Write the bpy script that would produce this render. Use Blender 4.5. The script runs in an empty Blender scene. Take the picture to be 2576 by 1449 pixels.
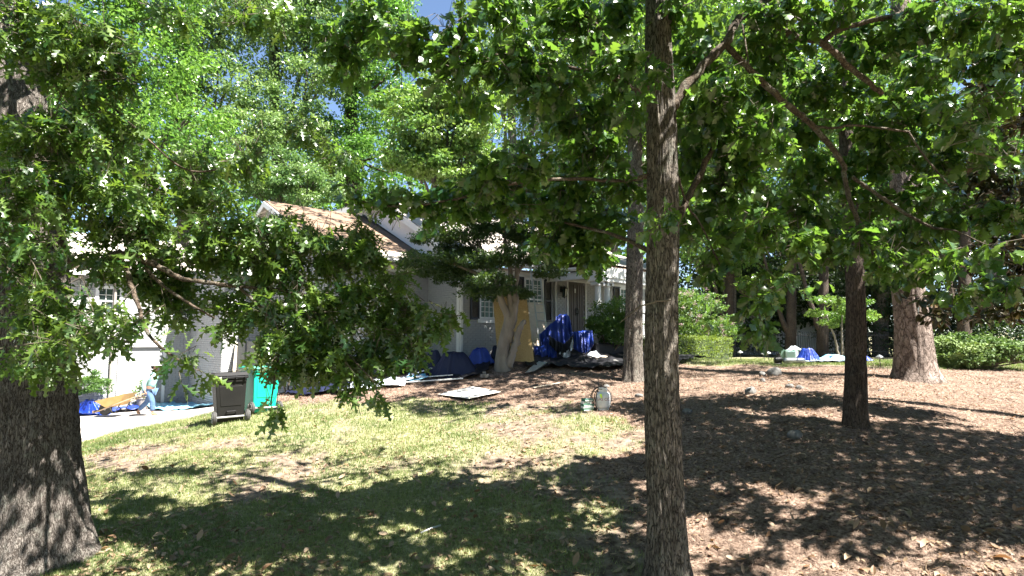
import bpy, math, random
import numpy as np
from mathutils import Vector, Matrix
random.seed(7); RNG = np.random.default_rng(11)
sc = bpy.context.scene
C = sc.collection
# ------------------------------------------------------------------ camera, sky, sun, exposure
PITCH = math.radians(5.15); FOC = 1500.0; CX, CY = 1287.5, 724.5; CAMZ = 2.6
cam = bpy.data.cameras.new('camera'); cam.sensor_width = 36; cam.lens = 36 * FOC / 2575.0
cam.clip_start = 0.05; cam.clip_end = 2000
co = bpy.data.objects.new('camera', cam); C.objects.link(co)
co.location = (0, 0, CAMZ); co.rotation_euler = (math.pi / 2 + PITCH, 0, 0); sc.camera = co
SUN_EL = math.radians(57); SUN_AZ = math.atan2(0.88, -0.47)      # azimuth measured from +Y towards +X
SUN = Vector((math.sin(SUN_AZ) * math.cos(SUN_EL), math.cos(SUN_AZ) * math.cos(SUN_EL), math.sin(SUN_EL)))
w = bpy.data.worlds.new('World'); sc.world = w; w.use_nodes = True
nt = w.node_tree; bg = nt.nodes['Background']
sky = nt.nodes.new('ShaderNodeTexSky'); sky.sky_type = 'NISHITA'; sky.sun_disc = False
sky.sun_elevation = SUN_EL; sky.sun_rotation = SUN_AZ; sky.air_density = 0.8; sky.dust_density = 0.3; sky.ozone_density = 1.4
nt.links.new(sky.outputs[0], bg.inputs[0]); bg.inputs[1].default_value = 0.05
sl = bpy.data.lights.new('sun', 'SUN'); sl.energy = 5.0; sl.angle = math.radians(0.5); sl.color = (1.0, 0.95, 0.87)
so = bpy.data.objects.new('sun', sl); C.objects.link(so); so.location = (10, -8, 20)
so.rotation_euler = (-SUN).to_track_quat('-Z', 'Y').to_euler()
sc.view_settings.view_transform = 'Standard'; sc.view_settings.look = 'None'
sc.view_settings.exposure = 2.5; sc.view_settings.gamma = 1.0; sc.view_settings.use_curve_mapping = False
sc.cycles.max_bounces = 7; sc.cycles.diffuse_bounces = 1; sc.cycles.transmission_bounces = 5; sc.cycles.glossy_bounces = 2

# ------------------------------------------------------------------ measurement helpers
cp, sp = math.cos(PITCH), math.sin(PITCH)
def ray(px, py):
    u = (px - CX) / FOC; v = (CY - py) / FOC
    return Vector((u, cp - v * sp, sp + v * cp))
def P(px, py, Y):
    d = ray(px, py); k = Y / d.y
    return Vector((d.x * k, Y, CAMZ + d.z * k))
def pix(p):
    x, y, z = p[0], p[1], p[2] - CAMZ
    f = y * cp + z * sp; up = -y * sp + z * cp
    return CX + FOC * x / f, CY - FOC * up / f
def _hash(ix, iy, seed):
    h = (ix.astype(np.int64) * 374761393 + iy.astype(np.int64) * 668265263 + seed * 974634777) & 0xffffffff
    h = ((h ^ (h >> 13)) * 1274126177) & 0xffffffff
    return ((h ^ (h >> 16)) & 0xffff) / 65535.0
def vnoise(x, y, seed=0):
    x = np.asarray(x, float); y = np.asarray(y, float)
    ix = np.floor(x); iy = np.floor(y); fx = x - ix; fy = y - iy
    fx = fx * fx * (3 - 2 * fx); fy = fy * fy * (3 - 2 * fy)
    a = _hash(ix, iy, seed); b = _hash(ix + 1, iy, seed); c = _hash(ix, iy + 1, seed); d = _hash(ix + 1, iy + 1, seed)
    return (a * (1 - fx) + b * fx) * (1 - fy) + (c * (1 - fx) + d * fx) * fy
def fbm(x, y, seed=0, o=3):
    r = 0; a = 0.5
    for k in range(o):
        r = r + a * vnoise(x * 2 ** k, y * 2 ** k, seed + k); a *= 0.5
    return r / (1 - 0.5 ** o)

# terrain: heights measured where known things meet the ground
_ctl = [P(100, 1400, 6.5), P(1680, 1478, 6.0), P(565, 1062, 13), P(665, 1030, 14.3), P(355, 1043, 19.8), P(205, 1112, 14.2), P(350, 1077, 15.6),
        P(520, 1042, 17), P(1180, 993, 14.8), P(1490, 1033, 11.5), P(1265, 925, 16.6), P(1595, 960, 15.5),
        P(1850, 903, 25), P(1960, 914, 22), P(2400, 912, 22), P(2150, 1065, 9.5), P(2298, 950, 14), P(2500, 1449, 5.6), P(2560, 1010, 12),
        P(1050, 950, 16.5), P(800, 995, 15.6), P(2210, 912, 20), P(1460, 893, 19)]
_ctl = [tuple(p) for p in _ctl] + [(-1.6, 18.4, 1.95), (-5.5, 17.0, 1.35), (-10.5, 21.9, .35), (-14, 21, .3), (-18, 18, .2), (-22, 26, .3), (0, 0, -.25), (-10, 0, -.1), (10, 0, -.1),
        (4, 26, 1.9), (14, 34, 1.75), (30, 34, 1.8), (30, 10, 1.6), (-30, 10, -.2), (-30, 45, .8), (0, 45, 1.9), (40, 60, 2.2), (-50, 70, 1.5), (0, 75, 2.2), (60, 30, 2), (-5, -14, -.5)]
_cp = np.array(_ctl)
def _tps(r2): return 0.5 * r2 * np.log(r2 + 1e-9)
_n = len(_cp); _A = np.zeros((_n + 3, _n + 3))
_d2 = ((_cp[:, None, :2] - _cp[None, :, :2]) ** 2).sum(-1)
_A[:_n, :_n] = _tps(_d2) + np.eye(_n) * 2.0
_A[:_n, _n] = 1; _A[:_n, _n + 1:] = _cp[:, :2]; _A[_n, :_n] = 1; _A[_n + 1:, :_n] = _cp[:, :2].T
_wt = np.linalg.solve(_A, np.concatenate([_cp[:, 2], [0, 0, 0]]))
def gz(x, y):
    x = np.clip(np.asarray(x, float), -60, 60); y = np.clip(np.asarray(y, float), -14, 75)
    r = _wt[_n] + _wt[_n + 1] * x + _wt[_n + 2] * y
    for i in range(_n):
        r = r + _wt[i] * _tps((x - _cp[i, 0]) ** 2 + (y - _cp[i, 1]) ** 2)
    return r
def G(px, py):
    d = ray(px, py); k = 2.0; lo = k
    while k < 150:
        p = d * k
        if CAMZ + p.z < float(gz(p.x, p.y)): break
        lo = k; k += 0.25
    hi = k
    for _ in range(18):
        m = (lo + hi) / 2; p = d * m
        if CAMZ + p.z < float(gz(p.x, p.y)): hi = m
        else: lo = m
    p = d * lo
    return Vector((p.x, p.y, float(gz(p.x, p.y))))
def onG(x, y, dz=0): return Vector((x, y, float(gz(x, y)) + dz))

# ------------------------------------------------------------------ materials
MATS = {}
def mat(name, c1, c2=None, scale=8, rough=.7, bump=0, bscale=None, metal=0, spec=.5, stretch=(1, 1, 1), attr=None, trans=0, tcol=None, detail=5, contrast=1, coords='Object', coat=0):
    m = bpy.data.materials.new(name); m.use_nodes = True; MATS[name] = m
    n = m.node_tree.nodes; l = m.node_tree.links; b = n['Principled BSDF']
    b.inputs['Roughness'].default_value = rough; b.inputs['Metallic'].default_value = metal
    b.inputs['Specular IOR Level'].default_value = spec; b.inputs['Coat Weight'].default_value = coat
    tc = n.new('ShaderNodeTexCoord'); mp = n.new('ShaderNodeMapping'); mp.inputs['Scale'].default_value = stretch
    l.new(tc.outputs[coords], mp.inputs[0])
    cout = None
    if c2 is not None:
        mx = n.new('ShaderNodeMix'); mx.data_type = 'RGBA'
        mx.inputs[6].default_value = (*c1, 1); mx.inputs[7].default_value = (*c2, 1)
        if attr:
            a = n.new('ShaderNodeAttribute'); a.attribute_name = attr; l.new(a.outputs['Fac'], mx.inputs[0])
        else:
            t = n.new('ShaderNodeTexNoise'); t.inputs['Scale'].default_value = scale; t.inputs['Detail'].default_value = detail
            l.new(mp.outputs[0], t.inputs[0])
            r = n.new('ShaderNodeMapRange'); r.inputs[1].default_value = .5 - .28 / contrast; r.inputs[2].default_value = .5 + .28 / contrast
            l.new(t.outputs[0], r.inputs[0]); l.new(r.outputs[0], mx.inputs[0])
        cout = mx.outputs[2]; l.new(cout, b.inputs[0])
    else: b.inputs[0].default_value = (*c1, 1)
    if bump:
        t = n.new('ShaderNodeTexNoise'); t.inputs['Scale'].default_value = bscale or scale; t.inputs['Detail'].default_value = 6
        l.new(mp.outputs[0], t.inputs[0]); bp = n.new('ShaderNodeBump'); bp.inputs['Strength'].default_value = min(1, bump); bp.inputs['Distance'].default_value = .02 * max(1, bump)
        l.new(t.outputs[0], bp.inputs['Height']); l.new(bp.outputs[0], b.inputs['Normal'])
    if trans:
        tr = n.new('ShaderNodeBsdfTranslucent')
        if attr:
            m3 = n.new('ShaderNodeMix'); m3.data_type = 'RGBA'; m3.blend_type = 'MIX'; tc2 = tcol or c2
            m3.inputs[6].default_value = (*tc2, 1); m3.inputs[7].default_value = (tc2[0] * 1.5, tc2[1] * 1.15, tc2[2], 1)
            l.new(a.outputs['Fac'], m3.inputs[0]); l.new(m3.outputs[2], tr.inputs[0])
        else: tr.inputs[0].default_value = (*(tcol or c1), 1)
        mixs = n.new('ShaderNodeMixShader'); mixs.inputs[0].default_value = trans
        l.new(b.outputs[0], mixs.inputs[1]); l.new(tr.outputs[0], mixs.inputs[2])
        l.new(mixs.outputs[0], n['Material Output'].inputs[0])
    return m
M = {}
M['redoak'] = mat('red_oak_leaf', (.016, .050, .014), (.11, .175, .032), attr='tint', rough=.30, spec=.8, trans=.31, tcol=(.19, .36, .04))
M['whiteoak'] = mat('white_oak_leaf', (.015, .050, .016), (.095, .165, .032), attr='tint', rough=.27, spec=.75, trans=.30, tcol=(.17, .36, .04))
M['bgleaf'] = mat('distant_tree_leaf', (.030, .085, .016), (.150, .260, .045), attr='tint', rough=.30, spec=.5, trans=.34, tcol=(.17, .40, .05))
M['paleleaf'] = mat('pale_tree_leaf', (.055, .115, .040), (.22, .31, .11), attr='tint', rough=.30, trans=.30, tcol=(.20, .38, .08))
M['yellowleaf'] = mat('yellow_green_leaf', (.060, .135, .028), (.19, .27, .08), attr='tint', rough=.32, trans=.32, tcol=(.21, .40, .05))
M['shadeleaf'] = mat('shaded_understory_leaf', (0.0118, 0.0296, 0.0089), (0.0259, 0.0518, 0.0133), attr='tint', rough=.5, trans=.15, tcol=(.08, .18, .02))  # leaf colour darkened to carry the shade under the far trees
M['mapleleaf'] = mat('small_maple_leaf', (0.0118, 0.0296, 0.0096), (0.0333, 0.0666, 0.0133), attr='tint', rough=.5, trans=.25, tcol=(.14, .28, .03))
M['magnolia'] = mat('magnolia_leaf', (0.0112, 0.0288, 0.0096), (0.0720, 0.0360, 0.0120), attr='tint', rough=.3, spec=.6, trans=.08, tcol=(.12, .16, .02))
M['hedge'] = mat('hedge_leaf', (0.0370, 0.0814, 0.0148), (0.1184, 0.1628, 0.0296), attr='tint', rough=.5, trans=.3, tcol=(.25, .4, .05))
M['shrub'] = mat('shrub_leaf', (0.0296, 0.0814, 0.0163), (0.0814, 0.1480, 0.0296), attr='tint', rough=.45, trans=.3, tcol=(.2, .4, .05))
M['juniper'] = mat('juniper_foliage', (0.06, 0.115, 0.032), (0.21, 0.29, 0.10), attr='tint', rough=.7, trans=.15, tcol=(.15, .3, .05))
M['deadleaf'] = mat('dead_leaf', (.13, .072, .035), (.29, .215, .14), attr='tint', rough=.55, trans=.12, tcol=(.4, .22, .08))
M['grass'] = mat('grass_blade', (.042, .092, .014), (.34, .34, .15), attr='tint', rough=.55, trans=.25, tcol=(.16, .32, .04))
M['needle'] = mat('pine_needle', (.065, .034, .022), (.37, .27, .205), attr='tint', rough=.6)
M['blossom'] = mat('crape_blossom', (.42, .25, .28), (.5, .4, .38), attr='tint', rough=.7, trans=.2, tcol=(.4, .3, .3))
def bark(name, dark, light, stretch=(1, 1, .18), scale=26, rough=.9, lich=(.30, .32, .27), lamt=.5, bd=.03, crack=.12, warp=.12, coords='Object'):
    m = bpy.data.materials.new(name); m.use_nodes = True
    n = m.node_tree.nodes; l = m.node_tree.links; b = n['Principled BSDF']; b.inputs['Roughness'].default_value = rough; b.inputs['Specular IOR Level'].default_value = .2
    tc = n.new('ShaderNodeTexCoord'); mp = n.new('ShaderNodeMapping'); mp.inputs['Scale'].default_value = stretch; l.new(tc.outputs['Object'], mp.inputs[0])
    def noise(sc_, src=None, det=6, ro=.6):
        t = n.new('ShaderNodeTexNoise'); t.inputs['Scale'].default_value = sc_; t.inputs['Detail'].default_value = det; t.inputs['Roughness'].default_value = ro; l.new(src or mp.outputs[0], t.inputs[0]); return t
    def rng(sock, a, b_, c_=0, d_=1):
        r = n.new('ShaderNodeMapRange'); r.inputs[1].default_value = a; r.inputs[2].default_value = b_; r.inputs[3].default_value = c_; r.inputs[4].default_value = d_; l.new(sock, r.inputs[0]); return r.outputs[0]
    def math_(op, a, b_):
        q = n.new('ShaderNodeMath'); q.operation = op
        for i_, v in enumerate((a, b_)):
            if isinstance(v, (int, float)): q.inputs[i_].default_value = v
            else: l.new(v, q.inputs[i_])
        return q.outputs[0]
    nz = noise(scale * .5)
    ad = n.new('ShaderNodeVectorMath'); ad.operation = 'MULTIPLY_ADD'; ad.inputs[1].default_value = (warp, warp, warp); l.new(nz.outputs[1], ad.inputs[0]); l.new(mp.outputs[0], ad.inputs[2])
    hs = []
    for sc_, cr in ((scale, crack), (scale * 2.3, crack * 1.6)):
        vo = n.new('ShaderNodeTexVoronoi'); vo.feature = 'DISTANCE_TO_EDGE'; vo.inputs['Scale'].default_value = sc_; l.new(ad.outputs[0], vo.inputs[0]); hs.append(rng(vo.outputs[0], .0, cr))
    fine = rng(noise(scale * 3.2).outputs[0], .3, .7)
    h = math_('ADD', math_('MULTIPLY', hs[0], .55), math_('ADD', math_('MULTIPLY', hs[1], .22), math_('MULTIPLY', fine, .23)))
    mx = n.new('ShaderNodeMix'); mx.data_type = 'RGBA'; mx.inputs[6].default_value = (*dark, 1); mx.inputs[7].default_value = (*light, 1); l.new(rng(h, .22, .92), mx.inputs[0])
    big = rng(noise(1.6, tc.outputs['Object'], 5).outputs[0], .35, .65, .72, 1.15)
    sc2 = n.new('ShaderNodeVectorMath'); sc2.operation = 'SCALE'; l.new(mx.outputs[2], sc2.inputs[0]); l.new(big, sc2.inputs[3])
    r2 = rng(noise(6, tc.outputs['Object'], 9, .75).outputs[0], .53, .63, 0, lamt)
    m2 = n.new('ShaderNodeMix'); m2.data_type = 'RGBA'; l.new(math_('MULTIPLY', r2, h), m2.inputs[0]); l.new(sc2.outputs[0], m2.inputs[6]); m2.inputs[7].default_value = (*lich, 1)
    l.new(m2.outputs[2], b.inputs[0])
    bp = n.new('ShaderNodeBump'); bp.inputs['Strength'].default_value = .9; bp.inputs['Distance'].default_value = bd; l.new(h, bp.inputs['Height']); l.new(bp.outputs[0], b.inputs['Normal'])
    return m
M['bark_oak'] = bark('furrowed_oak_bark', (0.0467, 0.0357, 0.0289), (.27, .24, .215), scale=30, stretch=(1, 1, .22), crack=.18, warp=.2)
M['bark_grey'] = bark('grey_oak_bark', (.040, .035, .031), (.27, .235, .20), scale=34, stretch=(1, 1, .22), crack=.16, warp=.1)
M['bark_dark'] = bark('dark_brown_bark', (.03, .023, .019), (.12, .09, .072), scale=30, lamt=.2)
M['bark_pine'] = bark('plated_pine_bark', (.085, .060, .048), (.27, .215, .185), stretch=(1, 1, .45), scale=9, lich=(.42, .35, .31), lamt=.5, bd=.04, crack=.09, warp=.35)
M['bark_maple'] = mat('smooth_grey_bark', (.12, .10, .085), (.25, .225, .195), scale=5, stretch=(1, 1, .5), rough=.85, bump=.6, bscale=18)
M['twig'] = mat('thin_twig', (.06, .048, .036), (.14, .115, .085), scale=9, rough=.85)
M['limb'] = bark('mossy_limb_bark', (.035, .026, .020), (.13, .10, .075), stretch=(1, 1, 1), scale=22, lich=(.24, .25, .21), lamt=.7, bd=.01)
M['white_paint'] = mat('white_paint', (.66, .66, .65), (.74, .74, .72), scale=3, rough=.55)
M['white_brick'] = mat('painted_brick', (0.3330, 0.3404, 0.3478), (0.4070, 0.4070, 0.3996), scale=9, rough=.75, bump=.4, bscale=60)
M['mortar'] = mat('painted_mortar', (0.2960, 0.3034, 0.3108), (0.3552, 0.3552, 0.3552), scale=20, rough=.9)
M['siding'] = mat('white_siding', (.66, .67, .69), (.73, .74, .75), scale=2, rough=.55)
M['soffit'] = mat('soffit_board', (.50, .45, .40), (.58, .52, .46), scale=4, rough=.7)
M['deck'] = mat('roof_deck_wood', (.12, .070, .042), (.23, .16, .11), scale=3, stretch=(1, 6, 6), rough=.8, bump=.4, bscale=20)
M['felt'] = mat('roof_underlayment', (.30, .26, .225), (.42, .385, .35), scale=1.5, rough=.7, bump=1.4, bscale=3)
M['shutter'] = mat('black_shutter_paint', (.012, .012, .016), (.02, .02, .026), scale=5, rough=.5)
M['door'] = mat('dark_door_wood', (.030, .018, .014), (.055, .034, .026), scale=5, stretch=(6, 6, 1), rough=.5)
M['glass'] = mat('window_glass', (.03, .05, .045), rough=.06, spec=.9)
M['curtain'] = mat('curtain_cloth', (.20, .30, .27), (.05, .10, .085), scale=12, stretch=(8, 1, .4), rough=.9)
M['black'] = mat('black_metal', (.015, .015, .016), (.03, .03, .03), scale=20, rough=.45)
M['blackplastic'] = mat('black_sheet_plastic', (.004, .004, .006), (.010, .010, .013), scale=3, rough=.6, spec=.3, bump=1.5, bscale=4)
M['navytarp'] = mat('navy_tarp', (.005, .007, .028), (.010, .014, .045), scale=3, rough=.6, spec=.35, bump=.8, bscale=9)
M['bluetarp'] = mat('blue_tarp', (.003, .016, .17), (.008, .045, .33), scale=3, rough=.42, bump=1.1, bscale=9)
M['skytarp'] = mat('light_blue_tarp', (.10, .38, .62), (.35, .62, .72), scale=3, rough=.4, bump=1.0, bscale=10)
M['poly'] = mat('clear_poly_sheet', (.30, .36, .42), (.62, .66, .70), scale=4, rough=.3, bump=1.4, bscale=9)
M['osb'] = mat('osb_board', (.30, .20, .08), (.48, .35, .16), scale=60, rough=.8, bump=.3, bscale=90, contrast=2)
M['ply'] = mat('pale_plywood', (.56, .46, .34), (.68, .60, .48), scale=3, stretch=(.4, 5, 5), rough=.75)
M['plywhite'] = mat('bleached_plywood', (.66, .62, .54), (.74, .70, .63), scale=3, stretch=(.4, 5, 5), rough=.8)
M['alu'] = mat('aluminium', (.45, .46, .47), (.55, .56, .57), scale=8, rough=.4, metal=.7)
M['concrete'] = mat('pale_concrete', (0.3404, 0.3108, 0.2886), (0.4440, 0.4144, 0.3922), scale=2.2, rough=.9, bump=.3, bscale=60)
M['stone'] = mat('field_stone', (.06, .06, .058), (.19, .185, .175), scale=16, rough=.9, bump=.8, bscale=14)
M['binblack'] = mat('black_bin_plastic', (.006, .006, .0058), (.013, .0125, .0115), scale=2.5, rough=.55, spec=.2, bump=.15, bscale=90)
M['lidblack'] = mat('bin_lid_plastic', (.008, .008, .009), (.018, .018, .019), scale=5, rough=.65, spec=.2)
M['bingreen'] = mat('green_bin_plastic', (.0, .30, .19), (.005, .40, .26), scale=2.5, rough=.45)
M['lidgreen'] = mat('green_lid_plastic', (.0, .20, .13), (.0, .26, .17), scale=2.5, rough=.45)
M['rubber'] = mat('tyre_rubber', (.025, .024, .023), (.05, .048, .045), scale=18, rough=.8)
M['hub'] = mat('grey_wheel_hub', (.22, .22, .22), (.3, .3, .3), scale=9, rough=.5)
M['barrow'] = mat('yellow_barrow_tray', (.52, .30, .08), (.62, .42, .16), scale=5, rough=.5)
M['handlewood'] = mat('ash_handle_wood', (.35, .24, .14), (.48, .36, .24), scale=6, stretch=(1, 6, 6), rough=.7)
M['skin'] = mat('skin', (.20, .10, .065), (.24, .125, .08), scale=6, rough=.55)
M['shirt'] = mat('mint_shirt_cloth', (.20, .37, .35), (.28, .46, .44), scale=7, rough=.9, bump=1.2, bscale=12)
M['jeans'] = mat('blue_jean_cloth', (.045, .095, .20), (.09, .16, .29), scale=7, rough=.9, bump=1.0, bscale=14)
M['cap'] = mat('white_cap_cloth', (.66, .62, .62), (.72, .68, .68), scale=8, rough=.9)
M['boot'] = mat('tan_boot_leather', (.26, .15, .08), (.36, .23, .14), scale=8, rough=.7)
M['tank'] = mat('white_tank_paint', (.60, .61, .62), (.70, .71, .72), scale=6, rough=.45)
M['redprint'] = mat('red_print', (.22, .01, .025), rough=.6)
M['greyprint'] = mat('grey_print', (.12, .14, .18), rough=.6)
M['lime'] = mat('lime_tag', (.45, .75, .05), rough=.6)
M['boxgreen'] = mat('green_carton', (.02, .10, .06), (.03, .14, .09), scale=9, rough=.6)
M['boxwhite'] = mat('white_carton', (.55, .58, .55), (.65, .67, .64), scale=9, rough=.6)
M['acgreen'] = mat('grey_green_panel', (.14, .24, .19), (.18, .30, .24), scale=6, rough=.5)
M['soil'] = mat('dark_soil', (.05, .035, .025), (.09, .06, .045), scale=6, rough=1)
M['terracotta'] = mat('grey_pot', (.22, .20, .18), (.3, .27, .24), scale=6, rough=.8)
# ------------------------------------------------------------------ object helpers
def tag(o, label, cat, group=None, kind=None):
    if label: o['label'] = label
    if cat: o['category'] = cat
    if group: o['group'] = group
    if kind: o['kind'] = kind
    return o
def empty(name, loc, rz=0, label=None, cat=None, group=None):
    o = bpy.data.objects.new(name, None); C.objects.link(o); o.location = loc; o.rotation_euler = (0, 0, rz); o.empty_display_size = .2
    return tag(o, label, cat, group)
def put(name, me, parent=None, loc=None):
    o = bpy.data.objects.new(name, me); C.objects.link(o)
    if parent is not None: o.parent = parent
    if loc is not None: o.location = loc
    return o
def npmesh(name, V, Fa, material, smooth=False, tint=None):
    """Fa: (n,3) or (n,4) int array"""
    V = np.asarray(V, np.float32); Fa = np.asarray(Fa, np.int32); k = Fa.shape[1]
    me = bpy.data.meshes.new(name); me.vertices.add(len(V)); me.vertices.foreach_set('co', V.ravel())
    me.loops.add(Fa.size); me.loops.foreach_set('vertex_index', Fa.ravel())
    me.polygons.add(len(Fa)); me.polygons.foreach_set('loop_start', np.arange(0, Fa.size, k, dtype=np.int32))
    me.polygons.foreach_set('use_smooth', np.full(len(Fa), bool(smooth)))
    if tint is not None:
        a = me.attributes.new('tint', 'FLOAT', 'POINT'); a.data.foreach_set('value', np.asarray(tint, np.float32))
    me.materials.append(material); me.update(calc_edges=True)
    return me
class MB:
    def __init__(s): s.v = []; s.f = []; s.mi = []; s.mats = []; s.cur = 0
    def use(s, m):
        if m not in s.mats: s.mats.append(m)
        s.cur = s.mats.index(m); return s
    def add(s, vs, fs):
        b = len(s.v); s.v += [tuple(v) for v in vs]; s.f += [tuple(b + i for i in f) for f in fs]; s.mi += [s.cur] * len(fs); return s
    def box(s, c, d, m=None):
        x, y, z = d[0] / 2, d[1] / 2, d[2] / 2; c = Vector(c)
        vs = [Vector((i * x, j * y, k * z)) for i in (-1, 1) for j in (-1, 1) for k in (-1, 1)]
        if m is not None: vs = [m @ v for v in vs]
        return s.add([c + v for v in vs], [(0, 1, 3, 2), (4, 6, 7, 5), (0, 4, 5, 1), (2, 3, 7, 6), (0, 2, 6, 4), (1, 5, 7, 3)])
    def box2(s, a, b): return s.box([(a[i] + b[i]) / 2 for i in range(3)], [abs(b[i] - a[i]) for i in range(3)])
    def hexa(s, lo, hi):
        """lo, hi: four points each"""
        return s.add(list(lo) + list(hi), [(3, 2, 1, 0), (4, 5, 6, 7), (0, 1, 5, 4), (1, 2, 6, 5), (2, 3, 7, 6), (3, 0, 4, 7)])
    def slab(s, q, th):
        """q: four corners of a panel; th: thickness along the normal"""
        q = [Vector(p) for p in q]; n = (q[1] - q[0]).cross(q[3] - q[0]).normalized() * th
        return s.hexa(q, [p + n for p in q])
    def tube(s, pts, rad, n=8, caps=True):
        pts = [Vector(p) for p in pts]; rad = rad if isinstance(rad, (list, tuple)) else [rad] * len(pts)
        vs = []; up = Vector((0, 0, 1))
        d0 = (pts[1] - pts[0]).normalized(); u = d0.cross(up)
        if u.length < .1: u = d0.cross(Vector((1, 0, 0)))
        u.normalize()
        for i, p in enumerate(pts):
            d = (pts[min(i + 1, len(pts) - 1)] - pts[max(i - 1, 0)]).normalized()
            u = (u - d * u.dot(d)).normalized(); w_ = d.cross(u)
            for k in range(n):
                a = 2 * math.pi * k / n; vs.append(p + (u * math.cos(a) + w_ * math.sin(a)) * rad[i])
        fs = [(i * n + k, i * n + (k + 1) % n, (i + 1) * n + (k + 1) % n, (i + 1) * n + k) for i in range(len(pts) - 1) for k in range(n)]
        if caps: fs += [tuple(range(n - 1, -1, -1)), tuple(range((len(pts) - 1) * n, len(pts) * n))]
        return s.add(vs, fs)
    def lathe(s, prof, n=20, c=(0, 0, 0), axis='z'):
        vs = []
        for r, h in prof:
            for k in range(n):
                a = 2 * math.pi * k / n; x, y, z = r * math.cos(a), r * math.sin(a), h
                if axis == 'x': x, y, z = h, r * math.cos(a), r * math.sin(a)
                if axis == 'y': x, y, z = r * math.cos(a), h, -r * math.sin(a)
                vs.append((c[0] + x, c[1] + y, c[2] + z))
        fs = [(i * n + k, i * n + (k + 1) % n, (i + 1) * n + (k + 1) % n, (i + 1) * n + k) for i in range(len(prof) - 1) for k in range(n)]
        fs += [tuple(range(n - 1, -1, -1)), tuple(range((len(prof) - 1) * n, len(prof) * n))]
        return s.add(vs, fs)
    def mesh(s, name, m=None, smooth=False):
        me = bpy.data.meshes.new(name); me.from_pydata(s.v, [], s.f)
        for q in ([m] if m is not None else s.mats): me.materials.append(q)
        if m is None and len(s.mats) > 1: me.polygons.foreach_set('material_index', s.mi)
        if smooth: me.polygons.foreach_set('use_smooth', [True] * len(me.polygons))
        me.update(); return me
    def build(s, name, m=None, parent=None, loc=None, smooth=False, bevel=0):
        o = put(name, s.mesh(name, m, smooth), parent, loc)
        if bevel:
            b = o.modifiers.new('bevel', 'BEVEL'); b.width = bevel; b.segments = 2; b.limit_method = 'ANGLE'
        return o
def grid_faces(nu, nv, wrap=False):
    i = np.arange(nu - 1)[:, None]; j = np.arange(nv if wrap else nv - 1)[None, :]; j2 = (j + 1) % nv
    return np.stack(np.broadcast_arrays(i * nv + j, i * nv + j2, (i + 1) * nv + j2, (i + 1) * nv + j), -1).reshape(-1, 4)
# ------------------------------------------------------------------ terrain surface
HC = Vector((-1.62, 18.37, 0.0)); HF = math.radians(43.05)       # the house: near corner, direction of its front wall
cF, sF = math.cos(HF), math.sin(HF)
def loc2w(s, t, z=0): return Vector((HC.x + s * cF - t * sF, HC.y + s * sF + t * cF, z))
def w2loc(p): x, y = p[0] - HC.x, p[1] - HC.y; return (x * cF + y * sF, -x * sF + y * cF)
# lawn / pine straw border, as ground points
def poly_mask(pts, x, y):
    inside = np.zeros(np.shape(x), bool); n = len(pts)
    for i in range(n):
        x1, y1 = pts[i]; x2, y2 = pts[(i + 1) % n]
        c = ((y1 > y) != (y2 > y)) & (x < (x2 - x1) * (y - y1) / (y2 - y1 + 1e-12) + x1)
        inside ^= c
    return inside
_b1 = [G(*q) for q in ((700, 1020), (800, 1008), (950, 1003), (1100, 1010), (1260, 1005), (1420, 1020), (1540, 1050), (1600, 1120), (1500, 1190), (1640, 1260), (1560, 1330), (1680, 1390), (1900, 1440))]
STRAW = [(p.x, p.y) for p in _b1] + [(4, 2), (12, -4), (30, 0), (30, 16.2), (14, 16.6), (9.6, 16.6), (6.5, 17.5), (4.5, 18.5), (6, 21), (-1, 20), (-6, 18.5), (-8.5, 17)]
_e = [G(*q) for q in ((150, 1130), (200, 1113), (280, 1092), (360, 1076), (440, 1060), (520, 1043), (600, 1030))]
DRIVE = [(p.x, p.y) for p in _e] + [(-6.5, 19.5), (-9.5, 22.3), (-16, 27), (-30, 22), (-30, 10), (-14, 12.8)]
def straw_at(x, y):
    ox = (fbm(x * .9, y * .9, 31) - .5) * 1.6; oy = (fbm(x * .9 + 40, y * .9, 32) - .5) * 1.6
    return poly_mask(STRAW, x + ox, y + oy)
def lawn_density(x, y):
    d = fbm(x * .55 + 9, y * .55, 5, 4) + (fbm(x * 2.6, y * 2.6, 15, 3) - .5) * .5 - .10 * np.clip((10 - y) / 4, 0, 1) * np.clip((x + 3.5) / 3, 0, 1)
    return np.clip((d - .31) * 4.2, 0, 1)
def bump_h(x, y): return (fbm(x * 1.3, y * 1.3, 3, 4) - .5) * .09 + (fbm(x * 9, y * 9, 8, 2) - .5) * .022
def axis(a, b, fine, lo, hi, coarse):
    mid = np.arange(a, b + 1e-6, fine); L = []; v = a; st = fine
    while v > lo: st = min(st * 1.25, coarse); v -= st; L.append(v)
    R = []; v = b; st = fine
    while v < hi: st = min(st * 1.25, coarse); v += st; R.append(v)
    return np.array(L[::-1] + list(mid) + R)
gx = axis(-12, 14, .11, -260, 260, 12); gy = axis(4, 20, .11, -30, 320, 12)
XX, YY = np.meshgrid(gx, gy, indexing='ij')
near = (np.abs(XX) < 40) & (YY < 50)
ZZ = gz(XX, YY) + np.where(near, bump_h(XX, YY), 0)
ZZ += np.clip((np.hypot(XX, YY) - 75) * .02, 0, 2)
gm = bpy.data.materials.new('ground_soil'); gm.use_nodes = True
n = gm.node_tree.nodes; l = gm.node_tree.links; b = n['Principled BSDF']; b.inputs['Roughness'].default_value = 1; b.inputs['Specular IOR Level'].default_value = .1
tc = n.new('ShaderNodeTexCoord')
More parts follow.
